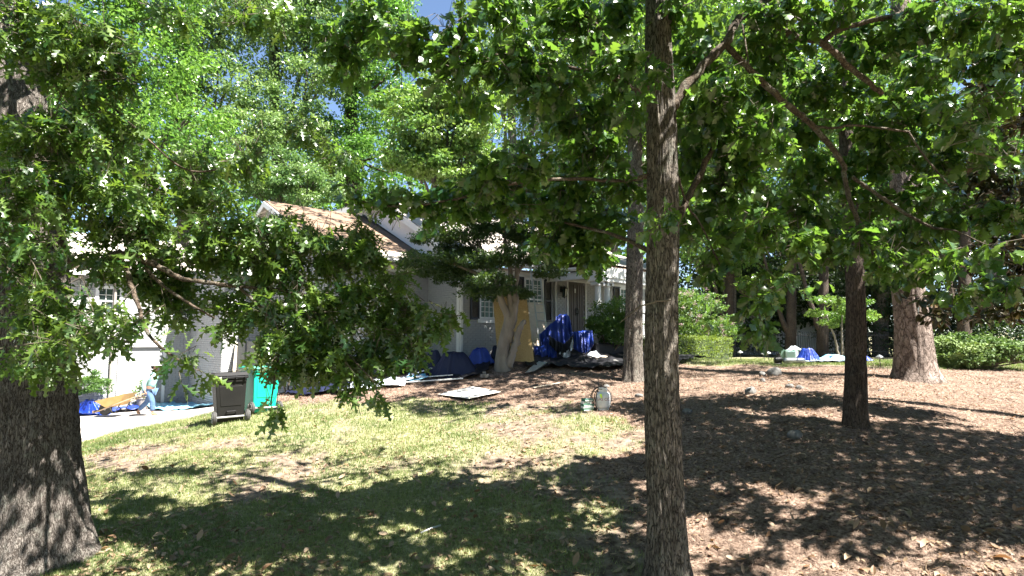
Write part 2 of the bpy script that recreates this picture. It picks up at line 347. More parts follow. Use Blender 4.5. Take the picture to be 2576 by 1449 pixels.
def _noise(s, d=8): t = n.new('ShaderNodeTexNoise'); t.inputs['Scale'].default_value = s; t.inputs['Detail'].default_value = d; t.inputs['Roughness'].default_value = .65; l.new(tc.outputs['Object'], t.inputs[0]); return t
def _mix(a, b_, f):
    m = n.new('ShaderNodeMix'); m.data_type = 'RGBA'
    for s_, v in ((6, a), (7, b_)):
        if isinstance(v, tuple): m.inputs[s_].default_value = (*v, 1)
        else: l.new(v, m.inputs[s_])
    l.new(f, m.inputs[0]); return m.outputs[2]
def _rng(sock, a, b_): r = n.new('ShaderNodeMapRange'); r.inputs[1].default_value = a; r.inputs[2].default_value = b_; l.new(sock, r.inputs[0]); return r.outputs[0]
soil = _mix((.07, .05, .038), (.27, .215, .165), _rng(_noise(7).outputs[0], .35, .65))
turf = _mix((.085, .09, .035), (.37, .35, .21), _rng(_noise(16).outputs[0], .35, .65))
at = n.new('ShaderNodeAttribute'); at.attribute_name = 'lawn'
lawn = _mix(soil, turf, at.outputs['Fac'])
strawc = _mix((.072, .042, .030), (.35, .26, .20), _rng(_noise(24).outputs[0], .38, .62))
strawc = _mix(strawc, (.05, .03, .023), _rng(_noise(3.1, 10).outputs[0], .50, .68))
a2 = n.new('ShaderNodeAttribute'); a2.attribute_name = 'straw'
l.new(_mix(lawn, strawc, a2.outputs['Fac']), b.inputs[0])
bp = n.new('ShaderNodeBump'); bp.inputs['Strength'].default_value = .8; bp.inputs['Distance'].default_value = .03; l.new(_noise(38, 5).outputs[0], bp.inputs['Height']); l.new(bp.outputs[0], b.inputs['Normal'])
me = npmesh('ground', np.stack([XX, YY, ZZ], -1).reshape(-1, 3), grid_faces(len(gx), len(gy)), gm, True)
for nm, val in (('lawn', lawn_density(XX, YY)), ('straw', straw_at(XX, YY).astype(float))):
    a = me.attributes.new(nm, 'FLOAT', 'POINT'); a.data.foreach_set('value', np.asarray(val, np.float32).ravel())
g = put('ground', me); g['kind'] = 'structure'
def gzz(x, y): return gz(x, y) + bump_h(x, y)
# driveway: a pale concrete sheet with its own edge thickness
dx = axis(-22, -6, .22, -30, -6, 1); dy = axis(11, 27, .22, 10, 28, 1)
DX, DY = np.meshgrid(dx, dy, indexing='ij'); ins = poly_mask(DRIVE, DX, DY)
V = np.stack([DX, DY, gz(DX, DY) + .06], -1).reshape(-1, 3); Fa = grid_faces(len(dx), len(dy)); Fa = Fa[ins.ravel()[Fa].all(1)]
used, inv = np.unique(Fa, return_inverse=True); Fa = inv.reshape(Fa.shape); V = V[used]
ed = {}
for f in Fa:
    for i in range(4):
        k = (f[i], f[(i + 1) % 4]); ed[k] = 1
bd = [k for k in ed if (k[1], k[0]) not in ed]; nv = len(V)
V2 = V.copy(); V2[:, 2] -= .2
Fa = np.concatenate([Fa, np.array([(b_, a_, a_ + nv, b_ + nv) for a_, b_ in bd])])
o = put('driveway', npmesh('driveway', np.concatenate([V, V2]), Fa, M['concrete'])); o['kind'] = 'structure'

# grass blades and pine needles as ground cover
def view_mask(x, y, z, m=60):
    zz = z - CAMZ; f = y * cp + zz * sp; up = -y * sp + zz * cp
    px = CX + FOC * x / f; py = CY - FOC * up / f
    return (px > -m) & (px < 2575 + m) & (py < 1449 + m)
def scatter(nwant, xr, ymin, ymax, power=1.6):
    u = RNG.random(nwant); y = ymin * (ymax / ymin) ** (u ** (1 / power) if power != 1 else u)
    x = (RNG.random(nwant) * 2 - 1) * y * .95
    return x, y
x, y = scatter(1100000, None, 5.2, 26, 1.0)
z = gzz(x, y); ok = view_mask(x, y, z) & ~straw_at(x, y) & ~poly_mask(DRIVE, x, y)
ok &= RNG.random(len(x)) < (.03 + .97 * lawn_density(x, y) * np.clip(.25 + 1.2 * (fbm(x * 5, y * 5, 77, 2) - .25), 0, 1))
hx, hy = (x - HC.x) * cF + (y - HC.y) * sF, -(x - HC.x) * sF + (y - HC.y) * cF
ok &= ~((hy > -1) & (hx > -1) & (hx < 12) & (y < 33)) & ~((hy > 1.4) & (hx <= 0) & (hx > -6))
x, y, z = x[ok], y[ok], z[ok]; N = len(x); sc_ = np.clip(y / 8, .8, 1.8)
a = RNG.random(N) * 6.283; h = (.022 + .045 * RNG.random(N) ** 1.5) * sc_ ** .4; wd = .0045 * sc_; le = (RNG.random((N, 2)) - .5) * 1.3
b0 = np.stack([x - np.cos(a) * wd, y - np.sin(a) * wd, z - .005], -1); b1 = np.stack([x + np.cos(a) * wd, y + np.sin(a) * wd, z - .005], -1)
t_ = np.stack([x + le[:, 0] * h, y + le[:, 1] * h, z + h], -1)
V = np.stack([b0, b1, t_], 1).reshape(-1, 3); ti = np.repeat(np.clip(fbm(x * 1.1, y * 1.1, 55) * .9 + RNG.normal(0, .2, N), 0, 1), 3)
o = put('grass', npmesh('grass', V, np.arange(3 * N).reshape(-1, 3), M['grass'], False, ti)); o['kind'] = 'stuff'; o['label'] = 'patchy short lawn grass'; NG = N
x, y = scatter(420000, None, 5.0, 24, 1.0)
z = gzz(x, y); ok = view_mask(x, y, z) & (straw_at(x, y) | (RNG.random(len(x)) < .05)) & ~poly_mask(DRIVE, x, y)
x, y, z = x[ok], y[ok], z[ok]; N = len(x); sc_ = np.clip(y / 8, .8, 2)
a = RNG.random(N) * 6.283; L_ = (.05 + .07 * RNG.random(N)) * sc_ ** .5; wd = .0022 * sc_; ph = RNG.normal(.12, .22, N)
d = np.stack([np.cos(a) * np.cos(ph), np.sin(a) * np.cos(ph), np.sin(ph)], -1) * L_[:, None]; sd = np.stack([-np.sin(a) * wd, np.cos(a) * wd, 0 * a], -1)
p0 = np.stack([x, y, z + .002 + .018 * RNG.random(N)], -1)
V = np.stack([p0 - sd, p0 + sd, p0 + d], 1).reshape(-1, 3)
o = put('pine_straw', npmesh('pine_straw', V, np.arange(3 * N).reshape(-1, 3), M['needle'], False, np.repeat(np.clip(RNG.normal(.5, .3, N), 0, 1), 3))); o['kind'] = 'stuff'; o['label'] = 'brown pine straw mulch'
print('grass', NG, 'needles', N)

# ------------------------------------------------------------------ leaves
def leaf_tpl(half, droop=.25, fold=.25, curl=.0):
    """half: outline points (x along the leaf, y half width); midrib and both sides, folded and drooping"""
    h = np.array(half, float); k = len(h)
    mid = np.stack([h[:, 0], 0 * h[:, 0], 0 * h[:, 0]], -1)
    R_ = np.stack([h[:, 0], h[:, 1], fold * h[:, 1] - curl * h[:, 1] ** 2 * 3], -1); Lf = R_ * np.array([1, -1, 1])
    V = np.concatenate([mid, R_, Lf]); V[:, 2] -= droop * V[:, 0] ** 2
    F_ = []
    for i in range(k - 1):
        if h[i + 1, 1] > 1e-6: F_ += [(i, i + 1, k + i + 1), (i, 2 * k + i + 1, i + 1)]
        if h[i, 1] > 1e-6: F_ += [(i, k + i + 1 if h[i + 1, 1] > 1e-6 else i + 1, k + i), (i, 2 * k + i, 2 * k + i + 1 if h[i + 1, 1] > 1e-6 else i + 1)]
    return V, np.array(F_)
RED = [(-.28, .004), (0, .012), (.11, .03), (.20, .15), (.24, .04), (.33, .045), (.47, .27), (.49, .06), (.58, .055), (.74, .27), (.75, .06), (.84, .05), (.92, .11), (1, 0)]
WHT = [(-.10, .004), (0, .015), (.16, .07), (.26, .19), (.36, .17), (.38, .08), (.48, .28), (.60, .27), (.61, .11), (.74, .29), (.86, .22), (.88, .12), (1, 0)]
T_RED = [leaf_tpl(RED, .28, .3), leaf_tpl(RED, .45, .12, .3), leaf_tpl(RED, .1, .5)]
T_WHT = [leaf_tpl(WHT, .28, .3), leaf_tpl(WHT, .5, .1, .3), leaf_tpl(WHT, .1, .45)]
T_OVAL = [leaf_tpl([(0, .01), (.3, .24), (.7, .2), (1, 0)], .2, .3), leaf_tpl([(0, .01), (.35, .2), (.75, .17), (1, 0)], .4, .1)]
T_MAG = [leaf_tpl([(-.08, .008), (.05, .04), (.25, .17), (.55, .22), (.8, .14), (1, 0)], .15, .35)]
T_TRI = [(np.array([(0, 0, 0), (.5, .32, .08), (1, 0, -.12), (.5, -.32, .08)]), np.array([(0, 1, 2), (0, 2, 3)]))]
T_STAR = [leaf_tpl([(0, .02), (.02, .3), (.3, .12), (.5, .42), (.55, .12), (1, 0)], .1, .2)]
def norm(a): return a / (np.linalg.norm(a, axis=-1, keepdims=True) + 1e-9)
def frames(d, up):
    d = norm(d); y = norm(np.cross(up, d)); z = np.cross(d, y)
    return np.stack([d, y, z], -1)          # columns
def place(tpls, pos, R_, size):
    Vs, Fs, ids = [], [], []; base = 0; which = RNG.integers(0, len(tpls), len(pos))
    for k, (tv, tf) in enumerate(tpls):
        m = np.nonzero(which == k)[0]
        if not len(m): continue
        W = np.einsum('nij,vj->nvi', R_[m], tv) * size[m, None, None] + pos[m, None, :]
        Vs.append(W.reshape(-1, 3)); Fs.append((tf[None] + (np.arange(len(m)) * len(tv))[:, None, None] + base).reshape(-1, 3))
        ids.append(np.repeat(m, len(tv))); base += len(m) * len(tv)
    return np.concatenate(Vs), np.concatenate(Fs), np.concatenate(ids), which
def twig_mesh(a, b_, ra, rb):
    """a,b: (n,3) ends; three-sided tapering twigs"""
    d = norm(b_ - a); u = norm(np.cross(d, np.array([.3, .2, 1.]))); v = np.cross(d, u); V = []
    for end, r in ((a, ra), (b_, rb)):
        for k in range(3):
            c, s = math.cos(k * 2.0944), math.sin(k * 2.0944); V.append(end + (u * c + v * s) * np.asarray(r).reshape(-1, 1))
    V = np.stack(V, 1); n_ = len(a); f = np.array([(0, 1, 4), (0, 4, 3), (1, 2, 5), (1, 5, 4), (2, 0, 3), (2, 3, 5)])
    return V.reshape(-1, 3), (f[None] + (np.arange(n_) * 6)[:, None, None]).reshape(-1, 3)
def sprays(ells, leaf, per=6, tw=.34, density=1.0, droop=.55):
    """ells: (centre, radii (3), twig count). Returns leaf positions, directions, twig ends"""
    P_, D_, A_, B_, tn = [], [], [], [], []
    for c, r, k in ells:
        k = max(3, int(k * density)); c = np.array(c); r = np.array(r)
        q = norm(RNG.normal(size=(k, 3))) * RNG.random((k, 1)) ** .42; tip = c + q * r
        out = norm(q * np.array([1, 1, .35]) + RNG.normal(size=(k, 3)) * .45 + np.array([0, 0, -.05]))
        ln = tw * (.6 + .8 * RNG.random((k, 1))); base = tip - out * ln
        A_.append(base); B_.append(tip); tint0 = RNG.normal(.4, .2, k)
        for j in range(per):
            fr = 1 - .55 * RNG.random((k, 1)) * (j > 2)
            p = base + (tip - base) * fr
            rad = RNG.normal(size=(k, 3)); rad -= (rad * out).sum(-1, keepdims=True) * out; rad = norm(rad)
            d = norm(out * .55 + rad * .8 + np.array([0, 0, -droop]))
            P_.append(p); D_.append(d); tn.append(np.clip(tint0 + RNG.normal(0, .2, k), 0, 1))
        # short link back towards the middle of the spray
        A_.append(c + (base - c) * .35); B_.append(base)
    P_ = np.concatenate(P_); D_ = np.concatenate(D_)
    return P_, D_, np.concatenate(A_), np.concatenate(B_), np.concatenate(tn)
def leaf_frames(D_, tilt=.55):
    up = norm(np.array([0, 0, 1.]) + RNG.normal(size=D_.shape) * tilt); return frames(D_, up)
def near_crown(root, ells, tpls, material, size, per=6, tw=.34, parts=300, density=1.0, droop=.55):
    p, d, a, b_, ti = sprays(ells, size, per, tw, density, droop)
    N = len(p); s = size * np.clip(RNG.normal(1, .2, N), .55, 1.5); R_ = leaf_frames(d)
    zz = p[:, 2] - CAMZ; f = p[:, 1] * cp + zz * sp; up = -p[:, 1] * sp + zz * cp
    px = CX + FOC * p[:, 0] / f; py = CY - FOC * up / f
    score = np.where((px > 0) & (px < 2575) & (py > 0) & (py < 1449) & (f > 1), s / np.maximum(f, 1), 0)
    order = np.argsort(-score); big = order[:parts]; rest = np.setdiff1d(np.arange(N), big)
    if parts:
        vt = [npmesh('leaf', tv, tf, material, True, np.full(len(tv), t0)) for (tv, tf) in tpls for t0 in (.15, .45, .85)]
        for i in big:
            o = put('leaf', vt[(i % len(tpls)) * 3 + (0 if ti[i] < .3 else 1 if ti[i] < .65 else 2)], root)
            m = Matrix([list(R_[i][r] * s[i]) + [p[i][r]] for r in range(3)] + [[0, 0, 0, 1]])
            o.matrix_local = root.matrix_local.inverted() @ m
    V, F_, ids, _ = place(tpls, p[rest], R_[rest], s[rest])
    off = np.array(root.location)
    o = put('foliage', npmesh('foliage', V - off, F_, material, True, ti[rest][ids]), root); o['kind'] = 'stuff'
    V, F_ = twig_mesh(a, b_, np.full(len(a), .0036), np.full(len(a), .0016))
    o = put('twigs', npmesh('twigs', V - off, F_, M['twig'], True), root); o['kind'] = 'stuff'
    print(root.name, 'leaves', N)
def ell(px, py, rx, ry, Y, k=1.0, depth=None):
    c = P(px, py, Y); sx = rx * Y / FOC; sy = ry * Y / FOC
    n_ = k * math.pi * rx * ry / 1500.0 * (Y / 6.0) ** 2
    return (c, (sx, depth or max(.35, (sx + sy) / 2 * .7), sy), n_)
def smooth_path(pts, rad, seg=6):
    pts = [Vector(p) for p in pts]; out = []; rr = []
    for i in range(len(pts) - 1):
        p0 = pts[max(i - 1, 0)]; p1 = pts[i]; p2 = pts[i + 1]; p3 = pts[min(i + 2, len(pts) - 1)]
        for k in range(seg):
            t = k / seg
            out.append(.5 * ((2 * p1) + (p2 - p0) * t + (2 * p0 - 5 * p1 + 4 * p2 - p3) * t * t + (3 * p1 - p0 - 3 * p2 + p3) * t ** 3)); rr.append(rad[i] + (rad[i + 1] - rad[i]) * t)
    out.append(pts[-1]); rr.append(rad[-1]); return out, rr
def trunk_mesh(name, pts, rad, material, n=72, seg=26, amp=.03, freq=9, flare=0, lobes=5, seed=0, zs=1.6, flh=.5):
    """pts in the tree's own space; ridged bark relief in the geometry"""
    out, rr = smooth_path(pts, rad, seg); P_ = np.array([tuple(p) for p in out]); R_ = np.array(rr)
    d = np.gradient(P_, axis=0); d = norm(d); u = norm(np.cross(d, np.array([0, 1., 0.]))); v = np.cross(d, u)
    th = np.linspace(0, 2 * np.pi, n, endpoint=False)[None, :]; ln = np.concatenate([[0], np.cumsum(np.linalg.norm(np.diff(P_, axis=0), axis=1))])[:, None]
    cx_, cy_ = np.cos(th) * freq / 3.1, np.sin(th) * freq / 3.1
    ridge = 1 - np.abs(2 * vnoise(cx_ * 2.2 + ln * .3 + seed, cy_ * 2.2 + ln * zs, seed) - 1)
    big = fbm(cx_ * .35 + seed, cy_ * .35 + ln * .8, seed + 5)
    r = R_[:, None] * (1 + (big - .5) * .18) + (ridge - .6) * amp * np.minimum(1, R_[:, None] / .15)
    if flare:
        fl = np.exp(-np.clip(ln - .0, 0, None) / flh); lob = .5 + .5 * np.cos(lobes * th + seed + .6 * np.sin(2 * th + seed)); r = r + R_[:, None] * flare * fl * (.35 + .9 * lob ** 1.5)
    V = P_[:, None, :] + (u[:, None, :] * np.cos(th)[..., None] + v[:, None, :] * np.sin(th)[..., None]) * r[..., None]
    return npmesh(name, V.reshape(-1, 3), grid_faces(len(P_), n, True), material, True)
def limbs(root, lst, material, n=10, name='limb'):
    off = Vector(root.location)
    for pts, rad in lst:
        out, rr = smooth_path([Vector(p) - off for p in pts], rad, 7)
        rr = [r_ * (1 + .16 * math.sin(i * 2.1 + len(lst)) * random.random()) for i, r_ in enumerate(rr)]
        out = [p + Vector((random.gauss(0, 1), random.gauss(0, 1), random.gauss(0, 1))) * r_ * .16 for p, r_ in zip(out, rr)]
        MB().tube(out, rr, n).build(name, material, root, smooth=True)
# ------------------------------------------------------------------ the house
house = empty('house', (HC.x, HC.y, 0), HF, 'long white painted brick ranch house with its roof stripped to bare decking', 'house')
def quad_np(V, F_): return V, F_
# solid wall cores (behind the brick faces)
cores = MB()
cores.box2((.03, .03, 1.2), (10.4, 9.0, 5.0))                       # main body
cores.add([(.03, .03, 5.0), (.03, 9.0, 5.0), (.03, 9.0, 7.75), (.03, 4.5, 7.62), (.2, .03, 5.0), (.2, 9.0, 5.0), (.2, 9.0, 7.75), (.2, 4.5, 7.62)], [(0, 3, 2, 1), (4, 5, 6, 7), (0, 1, 5, 4), (0, 4, 7, 3), (3, 7, 6, 2)])
cores.box2((-3.5, 1.70, .1), (.03, 10.6, 5.1))                      # garage wing
cores.add([(-3.5, 1.7, 5.1), (-3.5, 10.6, 5.1), (-3.5, 6.2, 7.32), (-3.3, 1.7, 5.1), (-3.3, 10.6, 5.1), (-3.3, 6.2, 7.32)], [(0, 2, 1), (3, 4, 5), (0, 3, 5, 2), (1, 2, 5, 4), (0, 1, 4, 3)])
cores.box2((-4.95, 6.03, -.2), (-3.5, 9.6, 5.0))
cores.box2((-16, 9.63, -.4), (-3.5, 17, 5.0))                       # left wing
cores.build('wall', M['mortar'], house)
BR = []      # every brick: centre, half sizes, distance
def brick_wall(axis_, const, u0, u1, z0, z1, holes=()):
    """axis_ 's': wall runs along s at t=const, faces -t ; 't': runs along t at s=const, faces -s"""
    r = 0; z = z0
    while z < z1 - .03:
        u = u0 - (.105 if r % 2 else 0)
        while u < u1:
            a, b_ = max(u + .006, u0), min(u + .204, u1)
            if b_ - a > .03 and not any(h[0] - .01 < (a + b_) / 2 < h[1] + .01 and h[2] < z + .033 < h[3] for h in holes):
                pr = .012 + random.gauss(0, .0022)
                if axis_ == 's': c = ((a + b_) / 2, const - pr / 2 + .02, z + .033); d = (b_ - a, .04 + pr, .062)
                else: c = (const - pr / 2 + .02, (a + b_) / 2, z + .033); d = (.04 + pr, b_ - a, .062)
                BR.append((c, d))
            u += .21
        z += .074; r += 1
W1 = (.80, 1.62, 3.33, 4.76); W2 = (2.80, 3.68, 3.33, 4.78); DR = (5.0, 5.95, 2.75, 4.86); W3 = (8.15, 9.0, 3.35, 4.76)
brick_wall('s', 0.0, 0, 10.4, 1.75, 4.86, (W1, W2, DR, W3))
brick_wall('t', 0.0, 0, 1.67, 1.7, 5.0)
GW = (-1.95, -1.45, 3.4, 4.62)
brick_wall('s', 1.67, -3.5, 0, .9, 4.86, (GW,))
brick_wall('t', -3.53, 1.7, 6.0, .6, 4.9)
brick_wall('s', 6.0, -4.98, -3.53, .3, 4.9)
brick_wall('t', -4.98, 6.0, 9.6, .1, 4.9)
LW = [(-5.6, -4.9, 3.5, 4.45), (-7.9, -7.2, 3.5, 4.45)]
LD = [(-7.1, -5.85, -.2, 2.4)]
brick_wall('s', 9.6, -13.5, -4.98, .05, 4.9, LW + LD)
def _bd(b_):
    p = loc2w(b_[0][0], b_[0][1]); u, v = pix((p.x, p.y, b_[0][2]))
    return p.y + (0 if (1000 < u < 1250 and 650 < v < 905) or (568 < u < 650 and 780 < v < 950) else 30)
BR.sort(key=_bd)
_bm = {}
for c, d in BR[:300]:
    k = tuple(round(q, 3) for q in d)
    if k not in _bm: _bm[k] = MB().box((0, 0, 0), d).mesh('brick', M['white_brick'])
    put('brick', _bm[k], house, c)
rest = MB()
for c, d in BR[300:]: rest.box(c, d)
rest.build('brickwork', M['white_brick'], house)['kind'] = 'stuff'
print('bricks', len(BR))
# clapboards of the main gable (faces the driveway)
def rake_t(z): return 4.5 - (7.62 - z) / (7.62 - 4.95) * 4.75          # front rake of the gable
z = 4.95; k = 0
while z < 7.55:
    ta = max(rake_t(z + .08), -.02); tb = 8.8
    MB().hexa([(.0, ta, z), (.03, ta, z), (.03, tb, z), (.0, tb, z)], [(-.02 + .014, ta + .12, z + .155), (.03, ta + .12, z + .155), (.03, tb, z + .155), (-.02 + .014, tb, z + .155)]).build('siding_board', M['siding'], house, loc=(-.012, 0, 0))
    z += .155; k += 1
# corner boards and frieze
mb = MB(); mb.box2((-.035, -.035, 1.9), (.10, .0, 4.95)); mb.box2((-.035, 0, 1.9), (-.002, .10, 4.95)); mb.build('corner_board', M['white_paint'], house)
mb = MB(); mb.box2((-.02, -.05, 4.80), (10.4, -.002, 5.0)); mb.build('frieze_board', M['white_paint'], house)
mb = MB(); mb.box2((-3.5, 1.62, 4.80), (-.03, 1.668, 5.02)); mb.build('frieze_board', M['white_paint'], house)
# --- roofs
def roof(name, m, q, th=.09, **k): return MB().slab(q, th).build(name, m, house, **k)
def wrinkled(name, m, q, nu=60, nv=30, amp=.025, seed=0, off=.02):
    q = [np.array(p, float) for p in q]; u, v = np.meshgrid(np.linspace(0, 1, nu), np.linspace(0, 1, nv), indexing='ij')
    p = (q[0][None, None] * ((1 - u) * (1 - v))[..., None] + q[1] * (u * (1 - v))[..., None] + q[2] * (u * v)[..., None] + q[3] * ((1 - u) * v)[..., None])
    nn = np.cross(q[1] - q[0], q[3] - q[0]); nn /= np.linalg.norm(nn)
    if nn[2] < 0: nn = -nn
    L = np.linalg.norm(q[1] - q[0]); Wd = np.linalg.norm(q[3] - q[0])
    h = (1 - np.abs(2 * vnoise(u * L * 1.1 + v * 2.2, v * Wd * 1.9 - u * 3, seed) - 1)) ** 3 * amp + fbm(u * L, v * Wd, seed + 3) * amp * .6
    p = p + nn * (off + h)[..., None]
    o = put(name, npmesh(name, p.reshape(-1, 3), grid_faces(nu, nv), m, True), house); s = o.modifiers.new('thick', 'SOLIDIFY'); s.thickness = .006; return o
E, R0 = 5.08, 7.80
def zm(t): return E + (R0 - E) * (t + .38) / 4.88
roof('roof', M['deck'], [(-.32, -.38, E), (10.7, -.38, E), (10.7, 4.5, R0), (-.32, 4.5, R0)], .08)
roof('roof', M['felt'], [(-.32, 4.5, R0), (10.7, 4.5, R0), (10.7, 9.3, 7.86), (-.32, 9.3, 7.86)], .08)
q = [(-.33, -.40), (3.9, -.40), (3.9, 4.5), (-.33, 4.5)]
wrinkled('underlayment_sheet', M['felt'], [(s_, t_, zm(t_) + .08) for s_, t_ in q], seed=1)
q = [(3.85, 1.2), (10.7, 1.2), (10.7, 4.5), (3.85, 4.5)]
wrinkled('underlayment_sheet', M['felt'], [(s_, t_, zm(t_) + .085) for s_, t_ in q], seed=7)
def zp(t): return 5.02 + .38 * (t + 2.42)
roof('roof', M['deck'], [(3.82, -2.42, 5.02), (8.2, -2.42, 5.02), (8.2, 3.2, zp(3.2)), (3.82, 3.2, zp(3.2))], .07)
wrinkled('underlayment_sheet', M['felt'], [(s_, t_, zp(t_) + .075) for s_, t_ in ((3.8, -2.44), (8.22, -2.44), (8.22, 3.2), (3.8, 3.2))], seed=3, amp=.05)
# soffit of the raised rear roof and its rake boards
mb = MB(); mb.slab([(-.34, 4.5, R0 - .16), (-.34, 9.3, 7.70), (-.34, 9.3, 7.86), (-.34, 4.5, R0 + .07)], .03); mb.build('fascia', M['white_paint'], house)
mb = MB(); mb.slab([(-.32, 4.45, R0 - .17), (-.03, 4.45, R0 - .17), (-.03, 9.3, 7.70), (-.32, 9.3, 7.70)], .02); mb.build('soffit', M['soffit'], house)
mb = MB(); mb.slab([(-.34, -.40, E - .15), (-.34, 4.5, R0 - .17), (-.34, 4.5, R0 + .08), (-.34, -.40, E + .09)], .03); mb.build('rake_board', M['white_paint'], house)
mb = MB(); mb.slab([(-.31, -.36, E - .10), (-.02, -.36, E - .10), (-.02, 4.5, R0 - .14), (-.31, 4.5, R0 - .14)], .02); mb.build('soffit', M['white_paint'], house)
mb = MB(); mb.slab([(-.03, 4.46, 7.30), (-.03, 8.9, 7.30), (-.03, 8.9, 7.70), (-.03, 4.46, R0 - .18)], .05); mb.build('frieze_board', M['soffit'], house)
mb = MB(); mb.box2((-.3, -.36, E - .12), (3.9, .0, E - .10)); mb.box2((3.9, -2.4, 4.93), (8.2, 0, 4.95)); mb.box2((8.2, -.36, E - .12), (10.7, 0, E - .10)); mb.build('soffit', M['soffit'], house)
def gutter(a, b_):
    a, b_ = Vector(a), Vector(b_); d = (b_ - a).normalized(); n_ = Vector((d.y, -d.x, 0)); L_ = (b_ - a).length; mb = MB()
    pr = [(0, 0), (.075, 0), (.115, .06), (.115, .115), (.105, .115), (.105, .065), (.07, .012), (.012, .012), (.012, .115), (0, .115)]
    vs = [a + d * (L_ * e) + n_ * x + Vector((0, 0, z_ - .1)) for e in (0, 1) for x, z_ in pr]; k = len(pr)
    mb.add(vs, [(i, (i + 1) % k, k + (i + 1) % k, k + i) for i in range(k)] + [tuple(range(k - 1, -1, -1)), tuple(range(k, 2 * k))]); return mb.build('gutter', M['white_paint'], house)
gutter((-.34, -.38, E + .06), (3.8, -.38, E + .06)); gutter((3.82, -.42, 5.08), (3.82, -2.42, 5.06)); gutter((8.2, -.38, E + .06), (10.7, -.38, E + .06))
mb = MB(); mb.box2((3.80, -2.47, 4.70), (8.2, -2.43, 5.05)); mb.box2((3.86, -2.43, 4.70), (3.90, -.02, 4.93)); mb.box2((3.80, -2.43, 4.58), (8.1, -1.95, 4.72)); mb.build('porch_beam', M['white_paint'], house)
mb = MB(); mb.tube([(4.25, -.45, 5.0), (4.28, -.12, 4.8), (4.28, -.07, 4.6), (4.28, -.07, 2.3)], .038, 8); mb.build('downspout', M['white_paint'], house)
mb = MB(); mb.box2((-.02, -.10, 2.0), (.06, -.04, 4.9)); mb.build('downspout', M['white_paint'], house)
# garage wing roof: bare decking boards over a base, a felt strip along the eave
def zg(t): return 5.12 + (7.42 - 5.12) * (t - 1.32) / 4.88
roof('roof', M['soffit'], [(-3.75, 1.32, 5.10), (-.03, 1.32, 5.10), (-.03, 6.2, 7.40), (-3.75, 6.2, 7.40)], .05)
roof('roof', M['soffit'], [(-3.75, 6.2, 7.40), (-.03, 6.2, 7.40), (-.03, 10.9, 5.15), (-3.75, 10.9, 5.15)], .05)
t = 1.34; row = 0
while t < 6.1:
    s0 = -3.75; t1 = min(t + .61, 6.19)
    cuts = sorted([-3.75] + [-3.75 + (.8 if row % 2 else 1.6) + k * 1.83 for k in range(2)] + [-.04])
    for a, b_ in zip(cuts[:-1], cuts[1:]):
        if b_ - a < .1: continue
        dz = random.uniform(0, .006)
        MB().slab([(a + .005, t, zg(t) + .05 + dz), (b_ - .005, t, zg(t) + .05 + dz), (b_ - .005, t1 - .01, zg(t1) + .05 + dz), (a + .005, t1 - .01, zg(t1) + .05 + dz)], .018).build('deck_panel', M['deck' if row > 0 else 'ply'], house)
    t += .62; row += 1
mb = MB(); mb.slab([(-3.78, 1.30, 4.98), (-3.78, 6.2, 7.26), (-3.78, 6.2, 7.45), (-3.78, 1.30, 5.16)], .03); mb.slab([(-3.78, 6.2, 7.26), (-3.78, 10.9, 4.98), (-3.78, 10.9, 5.16), (-3.78, 6.2, 7.45)], .03); mb.build('rake_board', M['white_paint'], house)
gutter((-3.75, 1.32, 5.14), (-.10, 1.32, 5.14))
mb = MB(); mb.box2((-3.7, 1.34, 4.99), (-.04, 1.66, 5.01)); mb.build('soffit', M['soffit'], house)
mb = MB(); mb.slab([(-.005, 1.6, 5.2), (-.005, 6.1, 7.45), (-.005, 6.1, 7.56), (-.005, 1.6, 5.30)], -.03); mb.build('flashing', M['black'], house)
# left wing roof and trim
roof('roof', M['felt'], [(-16.3, 9.2, 4.98), (-4.6, 9.2, 4.98), (-4.6, 13.4, 6.7), (-16.3, 13.4, 6.7)], .08)
roof('roof', M['felt'], [(-5.25, 5.7, 4.95), (-3.5, 5.7, 4.95), (-3.5, 9.4, 5.3), (-5.25, 9.4, 5.3)], .08)
mb = MB(); mb.box2((-16.3, 9.16, 4.78), (-5.0, 9.2, 5.02)); mb.build('fascia', M['white_paint'], house)
mb = MB(); mb.box2((-5.3, 5.62, 4.78), (-3.5, 5.68, 5.02)); mb.build('fascia', M['white_paint'], house)
mb = MB(); mb.box2((-16.2, 9.2, 4.8), (-5.0, 9.58, 4.83)); mb.build('soffit', M['soffit'], house)
mb = MB(); mb.tube([(-7.4, 9.5, 4.8), (-7.4, 9.53, .4)], .045, 8); mb.build('downspout', M['terracotta'], house)
mb = MB(); mb.box2((-5.85, 9.54, .1), (-5.75, 9.6, 2.55)); mb.box2((-7.2, 9.54, .1), (-7.1, 9.6, 2.55)); mb.box2((-7.1, 9.54, 2.42), (-5.85, 9.6, 2.55)); mb.build('door_casing', M['white_paint'], house)
gd = MB().box2((-7.1, 9.66, .2), (-5.85, 9.70, 2.4)).build('garage_door', M['white_paint'], house)
for r in range(4):
    mb = MB()
    for c_ in range(2): mb.box2((-7.05 + c_ * .6, 9.645, .28 + r * .54), (-6.5 + c_ * .6, 9.668, .74 + r * .54))
    mb.build('door_panel', M['white_paint'], gd)
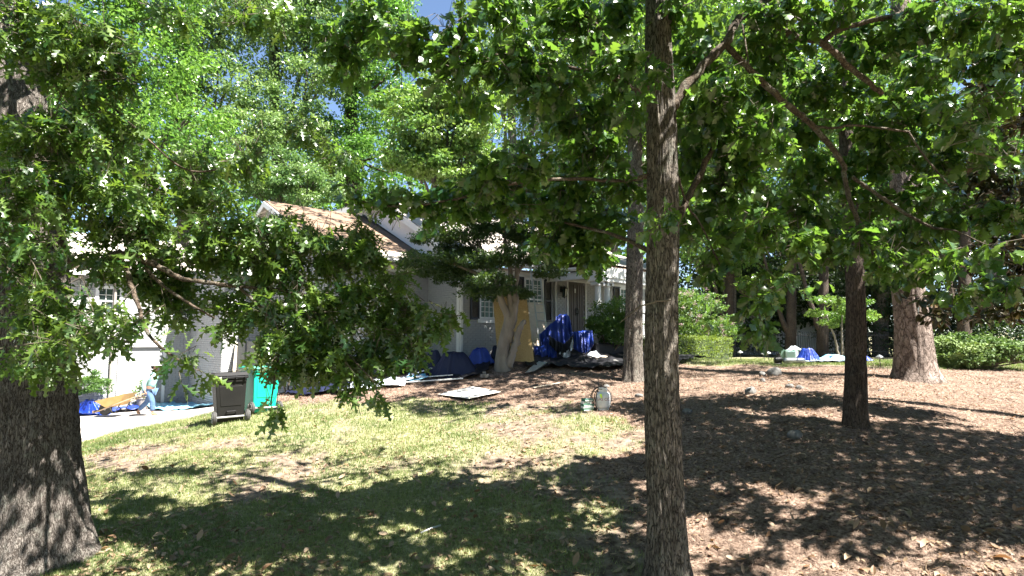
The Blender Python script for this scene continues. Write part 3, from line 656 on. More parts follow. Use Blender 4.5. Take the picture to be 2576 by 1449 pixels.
# windows
def window(ax, const, u0, u1, z0, z1, cols, rows, curtain=True, sill=True):
    def bx(mb, ua, ub, za, zb, da, db):   # d: outward distance
        if ax == 's': mb.box2((ua, const - da, za), (ub, const - db, zb))
        else: mb.box2((const - da, ua, za), (const - db, ub, zb))
        return mb
    wi = bpy.data.objects.new('window', None)
    mb = MB()
    for a, b_, c_, d_ in ((u0 - .05, u0 + .05, z0, z1), (u1 - .05, u1 + .05, z0, z1), (u0 + .05, u1 - .05, z1 - .06, z1 + .04), (u0 + .05, u1 - .05, z0, z0 + .06), (u0 + .05, u1 - .05, (z0 + z1) / 2 - .025, (z0 + z1) / 2 + .025)): bx(mb, a, b_, c_, d_, .03, -.06)
    wi = mb.build('window', M['white_paint'], house)
    mb = MB()
    for i in range(1, cols): x = u0 + .05 + (u1 - u0 - .1) * i / cols; bx(mb, x - .009, x + .009, z0 + .06, z1 - .06, .006, -.02)
    for j in range(1, rows):
        zz = z0 + .06 + (z1 - z0 - .12) * j / rows
        if abs(zz - (z0 + z1) / 2) > .04: bx(mb, u0 + .05, u1 - .05, zz - .009, zz + .009, .004, -.022)
    mb.build('muntin', M['white_paint'], wi)
    bx(MB(), u0 + .05, u1 - .05, z0 + .05, z1 - .05, -.024, -.028).build('pane', M['glass'], wi)
    if curtain:
        # folds hung just behind the glass, seen as pale pleats
        n_ = 26; V = []
        for i in range(n_ * 2):
            u = u0 + .06 + (u1 - u0 - .12) * i / (n_ * 2 - 1); d_ = -.0215 - (.0022 if i % 2 else 0)
            for zz in (z0 + .06, z1 - .07): V.append((u, const - d_, zz) if ax == 's' else (const - d_, u, zz))
        me = npmesh('curtain', V, [(2 * i, 2 * i + 2, 2 * i + 3, 2 * i + 1) for i in range(n_ * 2 - 1)], M['curtain']); put('curtain', me, wi)
    if sill: bx(MB(), u0 - .10, u1 + .10, z0 - .13, z0 - .01, .06, -.01).build('sill', M['white_paint'], wi)
    return wi
window('s', 0, *W1, 4, 8); window('s', 0, *W2, 4, 8); window('s', 0, *W3, 4, 8)
window('s', 1.67, *GW, 3, 6)
for w_ in LW: window('s', 9.6, *w_, 3, 4, False)
mb = MB(); mb.box2((.7, -.05, 4.76), (1.75, -.03, 4.86)); mb.box2((2.7, -.05, 4.78), (3.8, -.03, 4.86)); mb.build('window_head', M['white_paint'], house)
def shutter(s0, s1, z0, z1, t0=0):
    mb = MB(); w_ = .045
    for a, b_, c_, d_ in ((s0, s0 + w_, z0, z1), (s1 - w_, s1, z0, z1), (s0 + w_, s1 - w_, z1 - .07, z1), (s0 + w_, s1 - w_, z0, z0 + .07), (s0 + w_, s1 - w_, (z0 + z1) / 2 - .035, (z0 + z1) / 2 + .035)): mb.box2((a, t0 - .055, c_), (b_, t0 - .015, d_))
    sh = mb.build('shutter', M['shutter'], house); mb = MB(); z_ = z0 + .09
    while z_ < z1 - .08:
        if abs(z_ - (z0 + z1) / 2) > .05: mb.box(((s0 + s1) / 2, t0 - .03, z_), (s1 - s0 - 2 * w_, .036, .008), Matrix.Rotation(.65, 3, 'X'))
        z_ += .036
    mb.build('slats', M['shutter'], sh)['kind'] = 'stuff'
for a, b_ in ((.40, .77), (1.72, 2.08), (2.44, 2.74), (3.75, 4.10), (7.72, 8.10), (9.1, 9.45)): shutter(a, b_, 3.29, 4.80)
shutter(-1.38, -1.05, 3.35, 4.66, 1.67)
# front door: two narrow dark leaves
mb = MB(); mb.box2((4.93, -.05, 2.75), (5.0, -.01, 4.93)); mb.box2((5.95, -.05, 2.75), (6.02, -.01, 4.93)); mb.box2((5.0, -.05, 4.86), (5.95, -.01, 4.93)); mb.build('door_casing', M['white_paint'], house)
for k in range(2):
    a = 5.0 + k * .475; d_ = MB().box2((a + .004, -.012, 2.78), (a + .471, .02, 4.855)).build('door', M['door'], house)
    mb = MB()
    for i in range(3): mb.box2((a + .05 + i * .13, -.026, 2.95), (a + .15 + i * .13, -.012, 4.7))
    mb.build('door_panel', M['door'], d_); x = a + (.43 if k == 0 else .04)
    MB().box2((x - .02, -.05, 3.55), (x + .02, -.014, 3.85)).tube([(x, -.05, 3.62), (x, -.08, 3.66), (x, -.08, 3.76), (x, -.05, 3.8)], .012, 6).build('handle', M['black'], d_)
MB().box2((5.36, -.034, 4.40), (5.42, -.027, 4.56)).build('door_notice', M['white_paint'], house)
# lantern by the door
la = MB().box2((4.60, -.04, 4.38), (4.70, .0, 4.60)).tube([(4.65, -.03, 4.55), (4.65, -.14, 4.62), (4.65, -.17, 4.58)], .012, 6).build('wall_lantern', M['black'], house)
mb = MB(); mb.lathe([(.02, 4.60), (.05, 4.57), (.12, 4.52), (.13, 4.50), (.11, 4.495)], 8, (4.65, -.17, 0)); mb.lathe([(.075, 4.20), (.08, 4.22), (.03, 4.19), (.01, 4.15)], 8, (4.65, -.17, 0))
for k in range(6): a = k * 1.047; mb.tube([(4.65 + .105 * math.cos(a), -.17 + .105 * math.sin(a), 4.5), (4.65 + .075 * math.cos(a), -.17 + .075 * math.sin(a), 4.21)], .007, 4)
mb.build('lantern_frame', M['black'], la); MB().lathe([(.066, 4.23), (.094, 4.49)], 6, (4.65, -.17, 0)).build('lantern_glass', M['glass'], la)
# porch
MB().box2((3.9, -2.3, 1.6), (8.1, -.02, 2.72)).build('porch_floor', M['concrete'], house)
for k in range(3): MB().box2((4.6, -2.3 - .3 * (k + 1), 1.6), (6.4, -2.302 - .3 * k, 2.72 - .16 * (k + 1))).build('step', M['concrete'], house)
for s_ in (4.02, 4.5, 7.45, 7.93):
    nfl = 40; prof = [2.72, 2.86]; mb = MB(); mb.lathe([(.14, 2.79), (.145, 2.82), (.12, 2.86), (.115, 2.88)], 20, (s_, -2.2, 0)); col_ = mb.build('column', M['white_paint'], house); V = []; MB().box2((s_ - .15, -2.35, 2.72), (s_ + .15, -2.05, 2.79)).build('plinth', M['white_paint'], col_)
    mb = MB(); mb.lathe([(.10, 4.42), (.13, 4.46), (.10, 4.49)], 20, (s_, -2.2, 0)); mb.box2((s_ - .16, -2.36, 4.53), (s_ + .16, -2.04, 4.58))
    for e in (-1, 1): mb.lathe([(.055, -2.36), (.055, -2.04)], 12, (s_ + e * .13, 0, 4.49), 'y')
    mb.build('capital', M['white_paint'], col_)
    for h, r in ((2.88, .115), (3.5, .112), (4.45, .096)):
        for k in range(nfl): a = 2 * math.pi * k / nfl; rr = r * (1 if k % 2 else .93); V.append((s_ + rr * math.cos(a), -2.2 + rr * math.sin(a), h))
    put('shaft', npmesh('shaft', V, grid_faces(3, nfl, True), M['white_paint']), col_)
mb = MB(); mb.tube([(4.62, -3.3, 2.9), (4.62, -2.9, 3.15), (4.62, -2.35, 3.6), (4.62, -2.0, 3.62)], .02, 8)
for k in range(8): t_ = -3.2 + k * .13; mb.tube([(4.62, t_, 2.2), (4.62, t_, 2.98 + (t_ + 3.2) * .75)], .009, 5)
mb.build('railing', M['black'], house)
MB().tube([(6.38, -3.3, 2.9), (6.38, -2.9, 3.15), (6.38, -2.35, 3.6), (6.38, -2.0, 3.62)], .02, 8).build('railing', M['black'], house)

# neighbouring house behind the far fence
nh = empty('neighbour_house', P(2000, 880, 38), -.08, 'pale clapboard house wall dimly seen through the trees behind the fence', 'house')
MB().box2((-5, .05, -1), (4.5, 6, 4.0)).build('wall', M['siding'], nh)
for k in range(19): MB().hexa([(-5, 0, -.1 + k * .2), (4.5, 0, -.1 + k * .2), (4.5, .05, -.1 + k * .2), (-5, .05, -.1 + k * .2)], [(-5, .03, .1 + k * .2), (4.5, .03, .1 + k * .2), (4.5, .05, .1 + k * .2), (-5, .05, .1 + k * .2)]).build('siding_board', M['siding'], nh)
MB().slab([(-5.4, -.5, 3.8), (4.9, -.5, 3.8), (4.9, 3, 5.6), (-5.4, 3, 5.6)], .12).build('roof', M['shutter'], nh)
# iron fence
fe = empty('iron_fence', P(1990, 892, 32), 0, 'low black iron picket fence in front of the dark trees', 'fence')
mb = MB(); mb.box2((-5, -.015, 1.02), (12, .015, 1.06)); mb.box2((-5, -.015, .15), (12, .015, .19)); mb.build('rail', M['black'], fe)
pk = MB().box((0, 0, .6), (.018, .018, 1.2)).mesh('picket', M['black'])
for k in range(140): put('picket', pk, fe, (-5 + k * .12, 0, 0))
# ------------------------------------------------------------------ trees
def bg_leaves(root, clumps, n_, size, material, tpl=T_TRI, tint=(.2, .8), name='crown', sub=9, drop=.35):
    """clumps: (centre, radii); leaves gathered in sub-clumps so that the crown has lights, darks and gaps"""
    A_ = np.array([r[0] * r[1] + r[0] * r[2] for _, r in clumps]); k = (n_ * A_ / A_.sum()).astype(int); P_, D_, T_ = [], [], []
    for (c, r), m in zip(clumps, k):
        c = np.array(c); r = np.array(r); ns = max(6, int(sub * (r.prod() ** (1 / 3)) ** 1.5 * 2.2)); per = max(4, m // ns)
        q = norm(RNG.normal(size=(ns, 3))) * (.35 + .65 * RNG.random((ns, 1)) ** .5); cc = c + q * r; rr = r.mean() * (.16 + .20 * RNG.random(ns)) / max(1, r.mean() / 2.2)
        o_ = norm(RNG.normal(size=(ns, per, 3))) * (RNG.random((ns, per, 1)) ** .5); o_[..., 2] *= .6
        p = cc[:, None] + o_ * rr[:, None, None] * np.array([1.5, 1.5, 1]); P_.append(p.reshape(-1, 3))
        D_.append(norm(o_ + RNG.normal(size=o_.shape) * .5 + np.array([0, 0, -drop])).reshape(-1, 3))
        T_.append(np.clip(np.repeat(tint[0] + (tint[1] - tint[0]) * RNG.random(ns), per) + RNG.normal(0, .12, ns * per), 0, 1))
    P_ = np.concatenate(P_); D_ = np.concatenate(D_); T_ = np.concatenate(T_)
    V, F_, ids, _ = place(tpl, P_, leaf_frames(D_, .8), size * np.clip(RNG.normal(1, .25, len(P_)), .5, 1.7))
    o = put(name, npmesh(name, V - np.array(root.location), F_, material, False, T_[ids]), root); o['kind'] = 'stuff'; return o
def crown_e(px, py, rx, ry, Y, dep=None): c = P(px, py, Y); return (c, (rx * Y / FOC, dep or (rx + ry) / 2 * Y / FOC, ry * Y / FOC))
def stem(root, pts, rad, m, n=16, **k):
    off = Vector(root.location); put('trunk', trunk_mesh('trunk', [Vector(p) - off for p in pts], rad, m, n, **k), root)
def far_tree(label, base, top, r0, clumps, n_, size, mt, bk='bark_grey', tint=(.1, .9), group='tall trees beyond the house', nb=5):
    n_ = int(n_ * 1.7); t = empty('broadleaf_tree', base, 0, label, 'tree', group); b_ = Vector(base); tp = Vector(top)
    stem(t, [b_ - Vector((0, 0, .3)), b_.lerp(tp, .35) + Vector((.12, 0, 0)), b_.lerp(tp, .7) - Vector((.15, 0, 0)), tp], [r0 * 1.2, r0 * .85, r0 * .55, r0 * .15], M[bk], 14, seg=8)
    L_ = []
    for c, r in clumps[:nb]:
        c = Vector(c); s0 = b_.lerp(tp, random.uniform(.35, .7))
        L_.append(([s0, s0.lerp(c, .5) + Vector((0, 0, .4)), c + Vector((random.uniform(-.5, .5), 0, r[2] * .4))], [r0 * .4, r0 * .25, r0 * .08]))
        for k in range(3):
            e = c + Vector((random.uniform(-1, 1) * r[0], random.uniform(-1, 1) * r[1] * .6, random.uniform(-.3, 1) * r[2])) * .8
            L_.append(([c.lerp(s0, .4), c.lerp(e, .5), e], [r0 * .2, r0 * .12, r0 * .04]))
    limbs(t, L_, M[bk], 7); bg_leaves(t, clumps, n_, size, M[mt], tint=tint); return t
CE = crown_e
# far woods
wd = empty('woodland', (0, 0, 0)); del wd
cl_ = []
for k in range(40):
    px = -300 + k * 85 + random.uniform(-30, 30); Y = random.uniform(46, 62); cl_.append(CE(px, random.uniform(330, 700), 130, 190, Y, 4))
class _R: location = (0, 0, 0)
o = bg_leaves(type('R', (), {'location': (0, 0, 0)})(), [], 0, 1, M['bgleaf']) if False else None
def stuff_leaves(name, label, clumps, n_, size, m, tint=(.1, .8)):
    r = empty('tmp', (0, 0, 0)); o = bg_leaves(r, clumps, n_, size, m, tint=tint, name=name); o.parent = None; bpy.data.objects.remove(r); o['kind'] = 'stuff'; o['label'] = label; return o
stuff_leaves('distant_woodland', 'far green woodland closing the view behind the garden', cl_, 60000, .50, M['bgleaf'])
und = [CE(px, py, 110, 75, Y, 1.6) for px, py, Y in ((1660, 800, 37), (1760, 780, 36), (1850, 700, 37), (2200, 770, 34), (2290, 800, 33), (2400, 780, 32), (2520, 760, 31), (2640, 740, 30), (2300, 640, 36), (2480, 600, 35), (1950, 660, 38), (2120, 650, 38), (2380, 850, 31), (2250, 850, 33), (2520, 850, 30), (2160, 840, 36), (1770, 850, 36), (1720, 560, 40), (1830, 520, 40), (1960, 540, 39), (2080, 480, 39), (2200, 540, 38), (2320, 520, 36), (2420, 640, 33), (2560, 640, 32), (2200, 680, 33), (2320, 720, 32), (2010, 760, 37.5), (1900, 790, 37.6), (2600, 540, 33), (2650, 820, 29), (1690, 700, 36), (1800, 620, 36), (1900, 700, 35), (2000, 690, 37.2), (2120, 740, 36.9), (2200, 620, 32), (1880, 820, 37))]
stuff_leaves('understory', 'dark dense undergrowth under the trees along the far fence', und, 90000, .19, M['shadeleaf'], (.0, .7))
B = lambda px, Y: onG(P(px, 860, Y).x, Y)
far_tree('tall light green tree left behind the white left wing', B(330, 27), P(350, -150, 27), .32, [CE(330, 130, 190, 170, 26), CE(200, 330, 150, 150, 25), CE(450, 330, 130, 130, 26), CE(330, -60, 200, 120, 26), CE(60, 200, 170, 260, 26)], 17000, .20, 'bgleaf')
far_tree('pale sunlit tree with open limbs above the roof ridge', B(455, 32), P(470, -120, 32), .38, [CE(500, 90, 130, 80, 31), CE(580, 210, 120, 70, 31), CE(430, 200, 70, 60, 31), CE(600, 20, 130, 80, 31), CE(520, 380, 140, 80, 30), CE(640, 320, 100, 60, 30)], 16000, .17, 'paleleaf')
far_tree('pale tree with drooping foliage behind the garage roof', B(700, 34), P(690, -160, 34), .40, [CE(690, 110, 110, 90, 33), CE(780, 60, 90, 80, 33), CE(700, -40, 150, 70, 33), CE(800, 190, 90, 60, 32), CE(720, 300, 110, 80, 32)], 14000, .17, 'paleleaf')
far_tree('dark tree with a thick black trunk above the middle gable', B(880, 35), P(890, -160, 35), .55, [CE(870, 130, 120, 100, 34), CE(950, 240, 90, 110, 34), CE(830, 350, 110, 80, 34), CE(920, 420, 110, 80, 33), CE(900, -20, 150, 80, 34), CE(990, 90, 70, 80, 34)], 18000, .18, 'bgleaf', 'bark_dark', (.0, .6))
far_tree('low bushy pale green tree just above the left roof', B(730, 30), P(730, 380, 30), .2, [CE(700, 440, 90, 70, 29), CE(790, 470, 90, 60, 29), CE(620, 470, 80, 60, 29)], 9000, .14, 'paleleaf', tint=(0, .6))
far_tree('bright yellow green tree rising behind the main roof', B(1090, 27), P(1100, 100, 27), .22, [CE(1090, 330, 120, 80, 26), CE(1150, 240, 110, 70, 26), CE(1040, 400, 80, 60, 26), CE(1200, 330, 70, 70, 26), CE(1000, 260, 60, 40, 26), CE(1150, 420, 90, 60, 26)], 13000, .18, 'yellowleaf')
far_tree('tall pale tree behind the middle of the main roof', B(1290, 38), P(1290, -60, 38), .4, [CE(1250, 160, 110, 100, 37), CE(1370, 250, 110, 100, 37), CE(1300, 20, 150, 80, 37), CE(1200, 400, 100, 90, 36), CE(1450, 400, 100, 80, 36)], 14000, .18, 'paleleaf')
far_tree('tall green tree behind the right end of the house', B(1530, 36), P(1540, -90, 36), .4, [CE(1500, 130, 130, 110, 35), CE(1560, 300, 90, 70, 35), CE(1640, 200, 80, 110, 35), CE(1480, 560, 110, 60, 34)], 10000, .18, 'bgleaf')
far_tree('green tree left of the narrow right hand trunk', B(1830, 34), P(1830, -100, 34), .35, [CE(1800, 200, 140, 150, 33), CE(1880, 380, 120, 100, 33), CE(1780, 480, 110, 100, 33), CE(1850, 20, 160, 90, 33), CE(1820, 600, 120, 80, 32)], 17000, .18, 'bgleaf', tint=(.1, .8))
far_tree('sunlit green tree right of the narrow right hand trunk', B(2210, 33), P(2220, -100, 33), .35, [CE(2200, 260, 140, 130, 32), CE(2060, 330, 110, 130, 32), CE(2300, 420, 130, 110, 32), CE(2200, 60, 160, 90, 32), CE(2100, 560, 110, 80, 31), CE(2330, 120, 90, 70, 32)], 19000, .18, 'bgleaf', tint=(.2, 1))
far_tree('green tree with blue sky gaps at the upper right edge', B(2480, 31), P(2490, -90, 31), .35, [CE(2480, 320, 110, 90, 30), CE(2560, 60, 110, 60, 30), CE(2600, 400, 120, 140, 30), CE(2430, 520, 120, 90, 30), CE(2380, 20, 60, 50, 30)], 13000, .17, 'bgleaf')
# small multi stemmed tree and dark trunks seen below the canopy at the far right
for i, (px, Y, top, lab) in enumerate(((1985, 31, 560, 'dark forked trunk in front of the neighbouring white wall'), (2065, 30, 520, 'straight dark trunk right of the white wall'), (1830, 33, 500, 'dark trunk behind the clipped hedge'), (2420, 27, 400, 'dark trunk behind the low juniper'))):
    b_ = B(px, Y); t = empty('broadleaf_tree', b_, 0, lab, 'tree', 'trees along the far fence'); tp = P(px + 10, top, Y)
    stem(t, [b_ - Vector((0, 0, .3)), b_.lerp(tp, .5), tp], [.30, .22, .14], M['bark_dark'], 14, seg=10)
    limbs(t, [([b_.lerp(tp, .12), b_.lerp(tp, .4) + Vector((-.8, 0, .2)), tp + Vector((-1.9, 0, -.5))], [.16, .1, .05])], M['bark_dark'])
    bg_leaves(t, [CE(px, top - 10, 110, 70, Y, 1.5), CE(px + 60, top + 60, 80, 60, Y, 1.2)], 5000, .17, M['shadeleaf'], tint=(.1, .9))
b_ = B(2115, 26); t = empty('small_tree', b_, 0, 'small pale yellow green tree with bare twigs below its crown', 'small tree')
limbs(t, [([b_ + Vector((dx_, 0, -.1)), b_ + Vector((dx_ * 2.2, 0, .9)), b_ + Vector((dx_ * 5, 0, 2.0))], [.06, .045, .02]) for dx_ in (-.12, .02, .12)], M['bark_maple'], name='stem')
bg_leaves(t, [CE(2090, 800, 55, 22, 26, .8), CE(2110, 770, 70, 30, 26, .9), CE(2180, 780, 40, 30, 26, .6)], 3600, .10, M['yellowleaf'], T_TRI, (.0, .6))

# --- the left oak: thick furrowed trunk at the picture's left edge
lo = empty('oak_tree', onG(P(95, 1400, 6.5).x, 6.5), 0, 'huge furrowed oak trunk at the left with pointed dark leaves hanging over the lawn', 'tree')
L0 = Vector(lo.location)
put('trunk', trunk_mesh('trunk', [Vector(p) - L0 for p in (Vector((L0.x - .02, 6.5, L0.z - .25)), P(95, 1300, 6.5), P(92, 1150, 6.5), P(86, 900, 6.5), P(76, 700, 6.52), P(62, 500, 6.55), P(20, 200, 6.6), P(-40, -150, 6.7), P(-60, -900, 7))], [.54, .42, .375, .345, .335, .325, .31, .29, .22], M['bark_oak'], 150, 34, amp=.035, freq=14, flare=.55, lobes=5, seed=3, zs=2.2, flh=.38), lo)
b6 = lambda px, py, Y=6.2: P(px, py, Y)
limbs(lo, [([b6(130, 640, 6.3), b6(190, 665), b6(250, 660, 5.9), b6(300, 640, 5.8), b6(380, 660, 5.8), b6(460, 700, 5.9), b6(600, 720, 6.1), b6(760, 740, 6.3), b6(980, 800, 6.4)], [.05, .045, .048, .038, .03, .024, .02, .014, .008]),
    ([b6(190, 665), b6(165, 640, 6.1), b6(150, 590, 6.0), b6(160, 520, 5.9), b6(170, 380, 5.8)], [.045, .04, .032, .028, .02]),
    ([b6(300, 640, 5.8), b6(320, 690, 5.7), b6(345, 760, 5.6), b6(380, 850, 5.4), b6(470, 920, 5.2)], [.03, .026, .02, .014, .008]),
    ([b6(350, 655, 5.8), b6(400, 710, 5.8), b6(470, 760, 5.8), b6(540, 800, 6.0)], [.022, .018, .014, .008]),
    ([b6(0, 0, 6.5), b6(100, 30, 6.1), b6(160, 50, 6), b6(200, 60, 5.9), b6(260, 90, 5.8)], [.035, .03, .025, .02, .015]), ([b6(200, 60, 5.9), b6(205, 150, 5.8), b6(198, 220, 5.8), b6(200, 290, 5.8)], [.018, .015, .013, .01]),
    ([b6(198, 220, 5.8), b6(270, 260, 5.8), b6(350, 330, 5.9), b6(480, 430, 6.1), b6(640, 400, 6.2)], [.013, .012, .01, .01, .008]),
    ([b6(60, 520, 6.4), b6(200, 560, 6), b6(400, 580, 6.1), b6(560, 560, 6.2), b6(700, 600, 6.3)], [.05, .035, .025, .018, .01]),
    ([b6(600, 720, 6.1), b6(700, 830, 6), b6(690, 950, 5.8), b6(680, 1020, 5.7)], [.016, .012, .009, .005]), ([b6(760, 740, 6.3), b6(850, 860, 6.1), b6(940, 960, 5.8)], [.015, .01, .006]),
    ([b6(60, 700, 6.2), b6(120, 800, 5.4), b6(250, 850, 4.9)], [.03, .018, .01])], M['limb'], 9)
EL = [ell(*q) for q in ((60, 90, 90, 110, 5.6), (170, 130, 110, 130, 5.5), (270, 170, 70, 140, 5.5), (130, 330, 150, 110, 5.3), (300, 340, 60, 100, 5.9, .8), (60, 480, 120, 100, 5.1), (230, 490, 150, 90, 5.5), (60, 620, 110, 80, 5.0), (370, 480, 90, 80, 6), (340, 570, 120, 70, 5.9),
    (90, 760, 130, 80, 5.0), (100, 890, 130, 70, 4.8, 1.1), (260, 660, 90, 35, 5.7, .9), (420, 690, 90, 35, 6.3, .9), (250, 830, 110, 70, 4.8, .9), (315, 830, 30, 25, 4.8, .5),
    (520, 410, 90, 45, 6.5), (620, 400, 70, 45, 6), (500, 500, 110, 60, 6.4), (580, 600, 120, 70, 6.2), (450, 640, 110, 50, 6.2, .8), (690, 590, 70, 50, 6.2), (700, 680, 130, 70, 6.3), (850, 640, 100, 55, 6.5), (910, 590, 50, 45, 6.5), (740, 780, 130, 70, 6.2), (880, 760, 120, 70, 6.4), (1000, 780, 90, 55, 6.5), (1110, 800, 60, 35, 6.4),
    (720, 880, 90, 60, 6.0), (820, 900, 120, 60, 6.1), (940, 880, 90, 60, 6.2), (1040, 890, 45, 40, 6.1), (880, 960, 60, 30, 6), (675, 915, 40, 20, 5.8, .8), (672, 1035, 34, 24, 5.6, .5), (950, 1000, 28, 22, 5.6, .9),
    (480, 895, 50, 30, 5.1, .45), (500, 955, 22, 14, 5.1, .5), (390, 730, 90, 50, 6.4, .8), (500, 745, 90, 45, 6.5, .75), (600, 760, 60, 60, 6.4, .9), (450, 800, 60, 35, 6.2, .45), (560, 830, 50, 30, 6.2, .5), (700, 560, 80, 35, 6.3), (800, 600, 80, 35, 6.4), (900, 640, 70, 45, 6.5), (640, 640, 80, 60, 6.2), (980, 700, 60, 40, 6.5), (800, 830, 110, 50, 6.1), (1010, 840, 70, 40, 6.3), (780, 330, 70, 50, 8, .7), (840, 390, 60, 35, 8, .7), (610, 25, 90, 30, 6, .9), (420, 30, 60, 40, 6, .6), (700, 30, 60, 30, 6.2, .6), (330, 690, 60, 40, 6))]
near_crown(lo, EL, T_RED, M['redoak'], .168, per=8, tw=.30, density=2.5, droop=.75)

# --- the middle oak
mo = empty('oak_tree', onG(P(1682, 1478, 6.0).x, 6.0), 0, 'slim straight oak with round lobed leaves standing right of centre in the foreground', 'tree')
L1 = Vector(mo.location)
put('trunk', trunk_mesh('trunk', [Vector(p) - L1 for p in (Vector((L1.x, 6, L1.z - .2)), P(1680, 1440, 6), P(1672, 1250, 6), P(1663, 1000, 6), P(1663, 800, 6), P(1667, 600, 6), P(1664, 350, 6), P(1657, 150, 6), P(1655, 0, 6), P(1650, -400, 6.1), P(1640, -900, 6.1))], [.225, .195, .172, .165, .160, .158, .15, .134, .125, .11, .08], M['bark_grey'], 120, 30, amp=.022, freq=20, flare=.55, lobes=5, seed=8, zs=3.2, flh=.28), mo)
limbs(mo, [([b6(1690, 270, 6), b6(1731, 208, 6.1), b6(1821, 109, 6.2), b6(1859, 47, 6.3), b6(1920, 9, 6.3), b6(2000, -60, 6.3)], [.05, .05, .048, .044, .04, .03]),
    ([b6(1821, 109, 6.2), b6(1878, 166, 6.3), b6(1977, 261, 6.5), b6(2044, 318, 6.6), b6(2115, 403, 6.7), b6(2124, 450, 6.7), b6(2143, 521, 6.6), b6(2190, 620, 6.6), b6(2214, 673, 6.6)], [.034, .034, .036, .032, .03, .028, .027, .024, .018]),
    ([b6(1900, 20, 6.3), b6(1982, 85, 6.3), b6(2067, 109, 6.3), b6(2134, 166, 6.4), b6(2219, 237, 6.5)], [.035, .036, .036, .034, .026]),
    ([b6(2067, 109, 6.3), b6(2119, 71, 6.3), b6(2271, 33, 6.2), b6(2400, -20, 6.2)], [.032, .030, .026, .02]), ([b6(2143, 445, 6.7), b6(2238, 512, 6.6), b6(2337, 569, 6.4), b6(2400, 580, 6.2), b6(2480, 615, 6), b6(2560, 640, 5.8)], [.022, .02, .016, .008, .006, .004]),
    ([b6(2285, 332, 6.6), b6(2330, 400, 6.5), b6(2390, 469, 6.4)], [.012, .012, .009]), ([b6(2044, 318, 6.6), b6(2100, 322, 6.6), b6(2155, 315, 6.6), b6(2285, 332, 6.6)], [.018, .016, .014, .012]),
    ([b6(1700, 560, 6), b6(1740, 480, 6.2), b6(1790, 380, 6.4), b6(1850, 300, 6.6)], [.04, .035, .028, .02]), ([b6(1640, 215, 6), b6(1605, 230, 5.9), b6(1560, 205, 5.9), b6(1480, 180, 5.9), b6(1300, 150, 5.9), b6(1120, 110, 5.9), b6(950, 70, 6.1)], [.04, .034, .026, .02, .016, .012, .008]),
    ([b6(1635, 440, 6), b6(1560, 455, 6.2), b6(1450, 450, 6.4), b6(1300, 460, 6.3), b6(1150, 500, 6.5), b6(1000, 520, 6.6), b6(880, 500, 6.7)], [.03, .022, .02, .017, .013, .009, .006]),
    ([b6(1650, 640, 6), b6(1540, 590, 6.6), b6(1420, 560, 7.1)], [.03, .02, .012]), ([b6(1700, 430, 6), b6(1730, 520, 6.1), b6(1760, 560, 6.1), b6(1830, 700, 6), b6(1900, 760, 5.8)], [.014, .012, .01, .008, .006]),
    ([b6(1560, 205, 5.9), b6(1500, 60, 6.1), b6(1400, 20, 6.2)], [.02, .015, .008]), ([b6(1866, 60, 5.6), b6(1878, 130, 5.5), b6(1885, 180, 5.5)], [.008, .008, .006])], M['limb'], 9)
MB().tube([Vector((1.52, 5.72, 3.0)) - L1, Vector((1.36, 5.6, 2.98)) - L1, Vector((1.2, 5.6, 2.93)) - L1, Vector((1.02, 5.65, 2.78)) - L1], [.012, .009, .007, .004], 6).build('dead_twig', M['twig'], mo)
